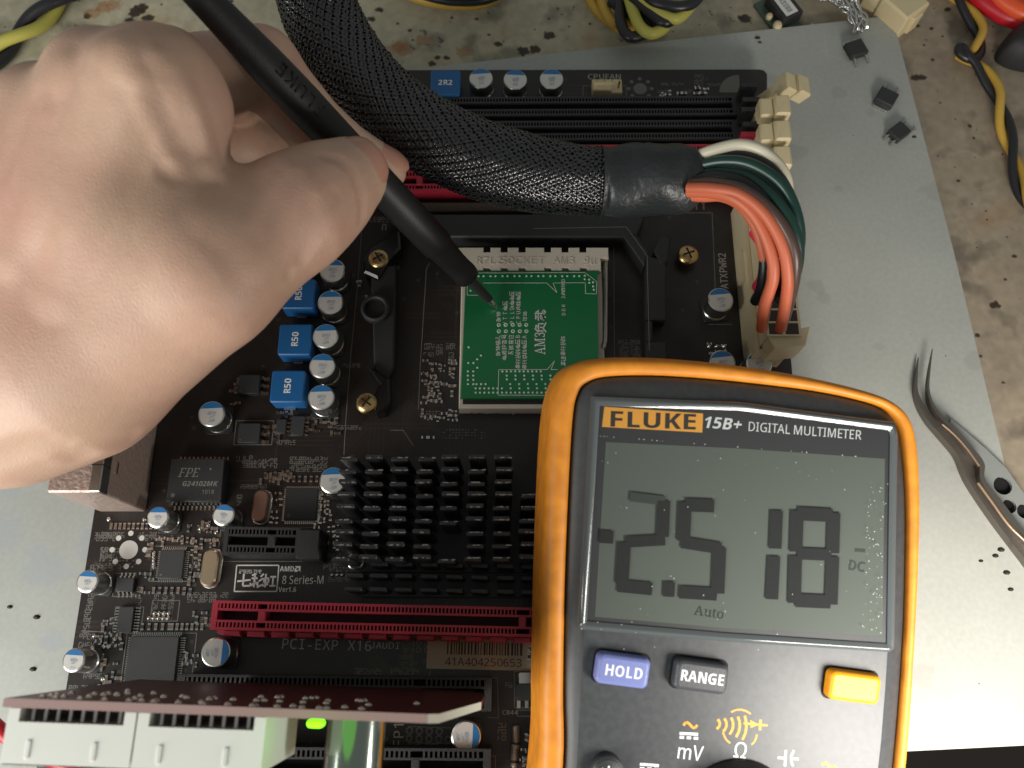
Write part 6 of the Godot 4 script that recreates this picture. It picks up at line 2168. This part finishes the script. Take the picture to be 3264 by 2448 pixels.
func loose_things() -> void:
	var yellow := mat(col(198, 160, 66), 0.45)
	var lemon := mat(col(184, 178, 84), 0.45)
	var dark := mat(col(36, 36, 40), 0.34)
	# loose transistors on the sheet
	for k in [[Vector2(123.13, -208.78), 20, 6.6, 6.2, "black transistor with two bent legs nearest the sheet's far corner", 0], [Vector2(131.2, -188.19), 148, 6.6, 6.2, "black transistor with silvery legs, middle one of the three on the sheet", 0], [Vector2(133.66, -174.23), 128, 5.2, 6.4, "small black four-legged chip lying nearest the white plug", 1]]:
		var o := thing("loose_chip" if k[5] else "loose_transistor", k[4], "electronic part", Vector3(k[0].x, -6.0, k[0].y), 0.0, "loose parts on the grey sheet")
		o.rotation_degrees.y = k[1]
		var mb := MB.new()
		mb.prism(rr(k[2], k[3], 0.3, 2), 0.25, 2.6, 0.35)
		commit(mb, "body", M.chip, o, true)
		for e in [-1.0, 1.0]:
			mb = MB.new()
			mb.tube([Vector3(e * 2.2, 1.1, k[3] / 2 - 0.2), Vector3(e * 2.25, 1.1, k[3] / 2 + 1.0), Vector3(e * 2.3, 0.35, k[3] / 2 + 1.9), Vector3(e * 2.4, 0.3, k[3] / 2 + 3.2)], 0.42, 6)
			commit(mb, "leg", M.solder, o, true)
			if k[5]:
				mb = MB.new()
				mb.tube([Vector3(e * 1.5, 1.1, -k[3] / 2 + 0.2), Vector3(e * 1.5, 1.1, -k[3] / 2 - 0.7), Vector3(e * 1.5, 0.3, -k[3] / 2 - 1.3), Vector3(e * 1.55, 0.3, -k[3] / 2 - 2.2)], 0.4, 6)
				commit(mb, "leg", M.solder, o, true)
		if not k[5]:
			mb = MB.new()
			mb.prism(moved(rr(k[2] - 0.9, 2.6, 0.3), Vector2(0, -k[3] / 2 - 0.2)), 0.05, 0.75, 0.15)
			commit(mb, "metal_tab", M.solder, o, true)
	tweezers()
	# perforated strip at the right
	var cs := CSGCombiner3D.new()
	cs.name = "perforated_strip"
	add_child(cs)
	var pg := CSGPolygon3D.new()
	pg.name = "strip"
	pg.polygon = PackedVector2Array()
	var pl := PackedVector2Array()
	for p in [Vector2(135.18, -71.35), Vector2(144.25, -61.92), Vector2(149.52, -55.67), Vector2(153.73, -47.31), Vector2(158.74, -35.32), Vector2(154.2, -26.43), Vector2(147.57, -41.99), Vector2(140.98, -54.18), Vector2(133.95, -68.27)]:
		pl.push_back(Vector2(p.x, p.y) * MM)
	if Geometry2D.is_polygon_clockwise(pl):
		pl.reverse()
	pg.polygon = pl
	pg.depth = 0.001
	pg.rotation_degrees.x = 90
	pg.position.y = -0.0051
	cs.add_child(pg)
	for k in [[Vector2(147.43, -50.44), 2.75], [Vector2(148.3, -44.21), 2.1], [Vector2(152.49, -42.71), 2.2]]:
		var cy := CSGCylinder3D.new()
		cy.name = "hole"
		cy.operation = CSGShape3D.OPERATION_SUBTRACTION
		cy.radius = k[1] * MM
		cy.height = 0.01
		cy.sides = 24
		cy.position = Vector3(k[0].x, -5.4, k[0].y) * MM
		cs.add_child(cy, true)
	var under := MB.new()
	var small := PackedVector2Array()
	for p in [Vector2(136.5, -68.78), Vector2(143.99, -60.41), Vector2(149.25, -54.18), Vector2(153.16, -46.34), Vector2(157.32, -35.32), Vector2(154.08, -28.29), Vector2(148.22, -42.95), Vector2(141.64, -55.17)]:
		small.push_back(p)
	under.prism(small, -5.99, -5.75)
	commit(under, "hole_shade_backing", M.void, cs)  # added dark sheet that gives the holes their shade
	cs.material_override = mat(col(150, 154, 150), 0.5, 0.2, 0.004, 40)
	tag(cs, "thin grey metal strip with round holes, half under the tweezers", "metal strip")
	# twisted leads on the bench
	twisted_pair("yellow and black twisted lead crossing the far corner behind the hand", [Vector3(-196.82, -4, -192.42), Vector3(-185.91, -4, -203.3), Vector3(-179.55, -4, -211.61), Vector3(-174.13, -4, -218.45), Vector3(-167.43, -4, -226.2), Vector3(-161.85, -4, -233.24), Vector3(-153.66, -4, -241.64)], 2.2, 42.0, lemon, dark, 1.2)
	twisted_pair("yellow and black twisted lead snaking down the brown bench beside the sheet", [Vector3(157.73, -5, -240.46), Vector3(161.33, -5, -234.93), Vector3(164.78, -5, -228.77), Vector3(167.65, -5, -222.69), Vector3(169.27, -5, -216.02), Vector3(167.34, -5, -209.44), Vector3(164.3, -5, -205.85), Vector3(160.62, -5, -206.5), Vector3(160.13, -5, -208.46), Vector3(162.63, -5, -205.53), Vector3(165.87, -5, -202.3), Vector3(168.33, -5, -197.8), Vector3(170.76, -5, -190.2), Vector3(171.14, -5, -183.33), Vector3(171.14, -5, -175.94), Vector3(171.82, -5, -168.07), Vector3(172.12, -5, -159.73), Vector3(172.46, -5, -150.38), Vector3(174.23, -5, -143.49)], 1.5, 40.0, yellow, dark, 0.4)
	# coil of yellow and black leads at the far edge
	var o := thing("wire_bundle", "tangled bundle of yellow and black wires looped at the far edge of the bench", "wire bundle", Vector3(45.28, 0, -222.17))
	var loops := [[yellow, [Vector3(26.38, -3, -237.46), Vector3(28.43, -3, -229.01), Vector3(31.12, -3, -224.14), Vector3(35.46, -3, -219.33), Vector3(40.94, -3, -215.92), Vector3(47.89, -3, -220.7)]], [yellow, [Vector3(31.11, 0, -233.24), Vector3(32.53, 0, -224.91), Vector3(34.56, 0, -218.76), Vector3(37.24, 0, -216.05), Vector3(42.93, 0, -219.44), Vector3(46.72, 0, -229.06)]], [dark, [Vector3(38.44, 4, -230.89), Vector3(38.02, 4, -219.96), Vector3(38.25, 4, -211.93), Vector3(40.77, 4, -206.98), Vector3(45.14, 4, -207.63), Vector3(48.55, 4, -210.6), Vector3(45.59, 4, -217.27), Vector3(42.71, 4, -226.76)]], [lemon, [Vector3(39.62, 7, -228.07), Vector3(41.84, 7, -215.95), Vector3(44.22, 7, -208.69), Vector3(47.84, 7, -205.75), Vector3(51.69, 7, -207.38), Vector3(54.56, 7, -210.66), Vector3(60.83, 7, -215.95)]],
		[lemon, [Vector3(40.65, 10, -222.57), Vector3(45.77, 10, -216.58), Vector3(51.4, 10, -211.32), Vector3(55.03, 10, -209.36), Vector3(58.31, 10, -210.66), Vector3(63.02, 10, -217.24), Vector3(65.58, 10, -223.24)]], [dark, [Vector3(41.73, 9, -219.48), Vector3(46.88, 9, -214.17), Vector3(51.44, 9, -208.93), Vector3(54.69, 9, -209.58), Vector3(58.72, 9, -214.17), Vector3(62.12, 9, -216.82), Vector3(64.72, 9, -223.5)]], [dark, [Vector3(34.96, 3, -223.58), Vector3(40.3, 3, -218.83), Vector3(46.78, 3, -216.14), Vector3(52.79, 3, -215.47), Vector3(57.97, 3, -219.5), Vector3(61.79, 3, -227.68)]], [dark, [Vector3(44.54, 12, -219.39), Vector3(48.59, 12, -214.77), Vector3(53.81, 12, -212.81), Vector3(59.13, 12, -212.81), Vector3(63.03, 12, -215.43), Vector3(66.06, 12, -220.71)]], [lemon, [Vector3(50.04, 11, -218.98), Vector3(54.11, 11, -215.02), Vector3(58.35, 11, -214.36), Vector3(61.77, 11, -217.66), Vector3(64.28, 11, -222.98)]], [yellow, [Vector3(42.88, 2, -224.48), Vector3(44.83, 2, -218.36), Vector3(47.94, 2, -214.32), Vector3(52.35, 2, -214.32)]]]
	for w in loops:
		strand(o, "wire", w[0], w[1], 2.0)
	o = thing("wire_pair", "sagging yellow and black wires dipping into view at the far edge behind the braided lead", "wire", Vector3(-17.43, -2, -227.41))
	strand(o, "wire", yellow, [Vector3(-46.62, -5, -239.33), Vector3(-38.34, -5, -233.64), Vector3(-31.36, -5, -230.47), Vector3(-24.47, -5, -229.06), Vector3(-16.47, -5, -228.57), Vector3(-9.64, -5, -229.76), Vector3(-3.94, -5, -233.64)], 1.9)
	strand(o, "wire", dark, [Vector3(-40.48, -3, -236.04), Vector3(-34.65, -3, -232.51), Vector3(-27.75, -3, -229.85), Vector3(-20.91, -3, -228.66), Vector3(-12.97, -3, -228.73), Vector3(-7.31, -3, -230.41), Vector3(-0.5, -3, -234.62)], 1.9)
	strand(o, "wire", dark, [Vector3(-36.81, -1, -235.58), Vector3(-30.44, -1, -231.37), Vector3(-23.05, -1, -229.28), Vector3(-14.02, -1, -228.93), Vector3(-6.15, -1, -231.37)], 1.9)
	# thick red and orange leads in the far corner
	o = thing("thick_leads", "thick red and orange leads curving through the far corner of the bench", "cable", Vector3(176.86, -3, -224.96))
	strand(o, "wire", M.red_wire, [Vector3(167.59, -3, -235.14), Vector3(170.97, -3, -229.01), Vector3(174.67, -3, -224.96), Vector3(178.52, -3, -221.95), Vector3(184.1, -3, -219.62), Vector3(190.86, -3, -217.96)], 3.4)
	strand(o, "wire", mat(col(220, 84, 40), 0.4), [Vector3(171.96, 0, -234.39), Vector3(174.73, 0, -228.3), Vector3(178.31, 0, -223.96), Vector3(183.12, 0, -220.64), Vector3(189.42, 0, -219.65)], 3.4)
	strand(o, "wire", M.red_wire, [Vector3(176.73, 1, -233.45), Vector3(179.16, 1, -228.73), Vector3(182.77, 1, -224.72), Vector3(189.42, 1, -222.73)], 3.4)
	strand(o, "wire", dark, [Vector3(167.45, -5, -234.93), Vector3(170.77, -5, -229.8), Vector3(174.65, -5, -225.05), Vector3(179.02, -5, -221.69), Vector3(185.24, -5, -219.68)], 2.0)
	# black plastic grip at the right edge
	var mb := MB.new()
	var rows := []
	for k in [[0.0, -8.4], [0.0, -4.0], [0.12, 0.5], [0.35, 2.6], [0.7, 3.6], [0.98, 3.9]]:
		var row := PackedVector3Array()
		var edge := spline([Vector2(174.46, -207.64), Vector2(176.85, -212.56), Vector2(180.3, -216.54), Vector2(184.68, -219.54), Vector2(190.86, -220.21), Vector2(195.87, -214.88), Vector2(193.7, -203.74), Vector2(185.75, -201.8), Vector2(179.5, -203.09), Vector2(176.06, -205.03)], 4, true)
		for p in edge:
			var q: Vector2 = p.lerp(Vector2(186.38, -210.92), k[0])
			row.push_back(Vector3(q.x, k[1], q.y))
		rows.append(row)
	mb.loft(rows, true, Vector3.UP)
	tag(commit(mb, "plastic_grip", M.black_dull), "dull black rounded plastic grip at the edge of the bench past the twisted lead", "grip")
	wire_braid()
	cream_connector()
	small_module()
	crumbs()


func tweezers() -> void:
	var t := thing("tweezers", "pair of fine curved steel tweezers lying on the sheet beside the multimeter", "tweezers", Vector3(136.25, -3, -61.18))
	var m := mat(col(124, 119, 112), 0.42, 0.8, 0.003, 120)
	var edge := mat(col(200, 172, 146), 0.35, 0.8)  # light catching the edge, painted as a thin warm strand
	# each arm is a tapering strip standing on its edge
	for k in [[[Vector2(128.55, -91.83), Vector2(126.8, -86.75), Vector2(125.27, -80.41), Vector2(125.61, -75.19), Vector2(127.57, -70.04), Vector2(130.98, -64.95), Vector2(134.52, -59.42), Vector2(136.31, -52.49), Vector2(139.12, -46.16), Vector2(143.45, -38.02), Vector2(149.25, -28.18), Vector2(158.01, -13.19)], [Vector2(128.6, -91.83), Vector2(127.4, -86.75), Vector2(126.27, -80.41), Vector2(127.35, -75.19), Vector2(130.38, -70.04), Vector2(134.01, -65.46), Vector2(137.61, -60.42), Vector2(139.46, -53.97), Vector2(142.01, -47.61), Vector2(146.17, -39.92), Vector2(151.94, -30.03), Vector2(160.68, -14.97)], -4.0, 1.5], [[Vector2(132.45, -93.95), Vector2(130.05, -87.12), Vector2(128.23, -80.29), Vector2(128.24, -75.11), Vector2(130.15, -70.51), Vector2(133.11, -65.95), Vector2(136.12, -60.45), Vector2(139.01, -56), Vector2(138.91, -51.11), Vector2(142.14, -44.84), Vector2(146.1, -37.72), Vector2(150.83, -30.26), Vector2(159.68, -16.19)], [Vector2(132.55, -93.95), Vector2(130.55, -87.12), Vector2(128.88, -80.29), Vector2(129.23, -75.11), Vector2(131.38, -70.51), Vector2(134.66, -66.45), Vector2(138.18, -61.19), Vector2(140.78, -56.49), Vector2(140.19, -51.59), Vector2(143.7, -45.55), Vector2(147.68, -38.66), Vector2(152.46, -31.41), Vector2(161.33, -17.53)], -2.2, 2.2]]:
		var a := spline(k[0], 5)
		var b := spline(k[1], 5)
		var rows := []
		for i in a.size():
			var u := float(i) / a.size()
			var y0 := lerpf(k[2] - 1.4, k[2] - 1.9, u)
			var y1 := lerpf(k[2] - 0.9, k[2] + k[3], minf(1.0, u * 2.5))
			rows.append(PackedVector3Array([Vector3(a[i].x, y0, a[i].y), Vector3(a[i].x, y1, a[i].y), Vector3(b[i].x, y1, b[i].y), Vector3(b[i].x, y0, b[i].y)]))
		var mb := MB.new()
		for i in rows.size() - 1:
			for j in 4:
				var c := (j + 1) % 4
				var nn: Vector3 = (rows[i + 1][j] - rows[i][j]).cross(rows[i][c] - rows[i][j])
				var mid: Vector3 = (rows[i][0] + rows[i][2]) * 0.5
				if nn.length() < 1e-6:
					continue
				nn = nn.normalized()
				if nn.dot((rows[i][j] + rows[i][c]) * 0.5 - mid) < 0:
					nn = -nn
				mb.quad(rows[i][j], rows[i + 1][j], rows[i + 1][c], rows[i][c], nn)
		commit(mb, "arm", m, t)
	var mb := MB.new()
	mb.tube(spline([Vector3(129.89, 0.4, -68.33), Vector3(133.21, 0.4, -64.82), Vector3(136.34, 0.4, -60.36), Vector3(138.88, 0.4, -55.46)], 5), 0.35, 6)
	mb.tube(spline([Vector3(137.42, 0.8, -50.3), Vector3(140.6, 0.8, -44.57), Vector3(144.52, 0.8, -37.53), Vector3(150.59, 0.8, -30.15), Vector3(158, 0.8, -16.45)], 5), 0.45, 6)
	commit(mb, "painted_edge_light", edge, t)


func wire_braid() -> void:
	var t := thing("wire_braid", "crumpled bundle of bright bare wire strands at the far edge of the sheet", "bare wire", Vector3(123.87, -4, -223.16))
	var k := [Vector2(112.6, -235.38), Vector2(117.44, -229.23), Vector2(121.88, -224.84), Vector2(124.55, -219.82), Vector2(125.73, -216.17)]
	var line := spline([Vector3(k[0].x, -3, k[0].y), Vector3(k[1].x, -3, k[1].y), Vector3(k[2].x, -2.6, k[2].y), Vector3(k[3].x, -3.2, k[3].y), Vector3(k[4].x, -4, k[4].y)], 8)
	var fr := MB.frames(line)
	for s in 22:
		var mb := MB.new()
		var pts := []
		var ph := rng.randf_range(0, TAU)
		var tw := rng.randf_range(-0.22, 0.22)
		var rad := rng.randf_range(1.2, 4.0)
		for i in line.size():
			var q := ph + tw * i
			var r := rad * (1.0 + 0.25 * sin(i * 0.5 + ph)) * (0.75 if i > 16 else 1.0)
			pts.append(line[i] + fr[i][0] * cos(q) * r + fr[i][1] * sin(q) * r * 0.6 + Vector3(0, 0.6, 0))
		mb.tube(pts, 0.42, 6)
		commit(mb, "strand", M.alu, t)


func cream_connector() -> void:
	var c := Vector2(140.78, -224.74)
	var t := thing("connector_housing", "loose cream plastic connector housing standing at the corner of the sheet", "connector", Vector3(c.x, -8.5, c.y), 38)
	var mb := MB.new()
	mb.prism(rr(12, 12.5, 0.8), 0, 10.5, 0.8)
	mb.prism(moved(rr(12, 8, 0.6), Vector2(1, -9)), 0, 8.5, 0.6)
	commit(mb, "housing", M.cream, t, true)
	mb = MB.new()
	mb.prism(moved(rr(5, 1.6, 0.4), Vector2(0, 6.6)), 1.5, 8.5, 0.4)
	commit(mb, "latch", M.cream, t, true)


func small_module() -> void:
	var c := Vector2(98.28, -225.18)
	var t := thing("small_module", "small broken plug module with a white label at the far edge of the sheet", "electronic part", Vector3(c.x, -8.5, c.y), -62 + 90)
	var mb := MB.new()
	mb.prism(rr(10.5, 19, 0.4), 0, 1.4, 0.1)
	commit(mb, "circuit_board", mat(col(70, 88, 74), 0.45), t, true)
	mb = MB.new()
	mb.prism(moved(rr(8.2, 12, 0.4), Vector2(1.8, -1.5)), 1.4, 5.6, 0.3)
	commit(mb, "black_case", M.black, t, true)
	mb = MB.new()
	mb.prism(moved(rr(5.0, 8.6, 0.2), Vector2(1.6, -0.8)), 5.55, 5.68)
	commit(mb, "label", M.white, t, true)
	mb = MB.new()
	for i in 5:
		micro(mb, Vector2(1.6, -3.4 + i * 1.3), 3, 0.9, 0, 5.72)
	commit(mb, "label_print", M.chip, t, true)
	mb = MB.new()
	mb.lathe(PackedVector2Array([Vector2(1.5, 1.4), Vector2(1.7, 2.6), Vector2(1.2, 3.8), Vector2(0, 4.2)]), 14, Transform3D(Basis.IDENTITY, Vector3(-3.8, 0, 3.5)))
	mb.lathe(PackedVector2Array([Vector2(1.2, 1.4), Vector2(1.3, 2.4), Vector2(0.8, 3.2), Vector2(0, 3.4)]), 14, Transform3D(Basis.IDENTITY, Vector3(-3.9, 0, -1.5)))
	commit(mb, "glue_blob", M.cream, t, true)
	mb = MB.new()
	mb.box(Vector3(-5.4, 0.6, 9.0), Vector3(6.4, 1.2, 9.9))
	mb.tube([Vector3(5.0, 1.0, 9.4), Vector3(8.4, 1.6, 8.6)], 0.5, 8)
	commit(mb, "metal_leg", M.alu, t, true)


func crumbs() -> void:
	var grit := MB.new()
	for i in 240:
		var p := Vector2(rng.randf_range(-190, 200), rng.randf_range(-240, -195)) if i < 130 else Vector2(rng.randf_range(142, 205), rng.randf_range(-235, 0))
		if p.y > -224.0 - (p.x - 138.0) * 0.13 - 2.0 and p.x < 140.0 + (p.y + 224.0) * 0.075 + 2.0:
			continue
		var r := rng.randf_range(0.12, 0.5) * rng.randf_range(0.5, 1.0)
		var b := Basis(Vector3.UP, rng.randf_range(0, TAU)).scaled(Vector3(1.4, 0.7, 0.9))
		grit.lathe(PackedVector2Array([Vector2(0, -r * 0.4), Vector2(r, 0), Vector2(r * 0.6, r * 0.7), Vector2(0, r * 0.9)]), 6, Transform3D(b, Vector3(p.x, -8.45, p.y)))
	var g := commit(grit, "bench_grit", mat(col(72, 60, 48), 0.8))
	g.set_meta("kind", "stuff")
	g.set_meta("label", "grit and burnt crumbs scattered over the stained workbench")
	g.set_meta("category", "debris")
	var mb := MB.new()
	var spots := [Vector2(138.11, -28.4), Vector2(145.4, -20.23), Vector2(144.61, -31.68), Vector2(142.64, -29.9), Vector2(145.09, -25.05), Vector2(142.65, -58.08)] + [Vector2(-137.23, -12.41), Vector2(-135.79, 1.85), Vector2(-145.51, -15.26)] + [Vector2(139.47, -173.27), Vector2(88.84, -214.88), Vector2(89.48, -212.89)]
	for i in 8:
		spots.append(Vector2(rng.randf_range(90, 160), rng.randf_range(-190, 15)))
	for i in spots.size():
		var p: Vector2 = spots[i]
		var big := i < 12
		var r := rng.randf_range(0.5, 0.95) if big else rng.randf_range(0.08, 0.2)
		if not big and p.x > 136 + (p.y + 224) * 0.07:
			continue
		var b := Basis(Vector3.UP, rng.randf_range(0, TAU)).scaled(Vector3(1.5, 0.6, 0.9))
		mb.lathe(PackedVector2Array([Vector2(0, -r * 0.4), Vector2(r * 0.9, 0), Vector2(r * 0.5, r * 0.7), Vector2(0, r * 0.9)]), 6, Transform3D(b, Vector3(p.x, -5.98, p.y)))
	var o := commit(mb, "dirt_crumbs", mat(col(48, 38, 30), 0.7))
	o.set_meta("kind", "stuff")
	o.set_meta("label", "dark crumbs of flux and solder scattered on the grey sheet")
	o.set_meta("category", "debris")
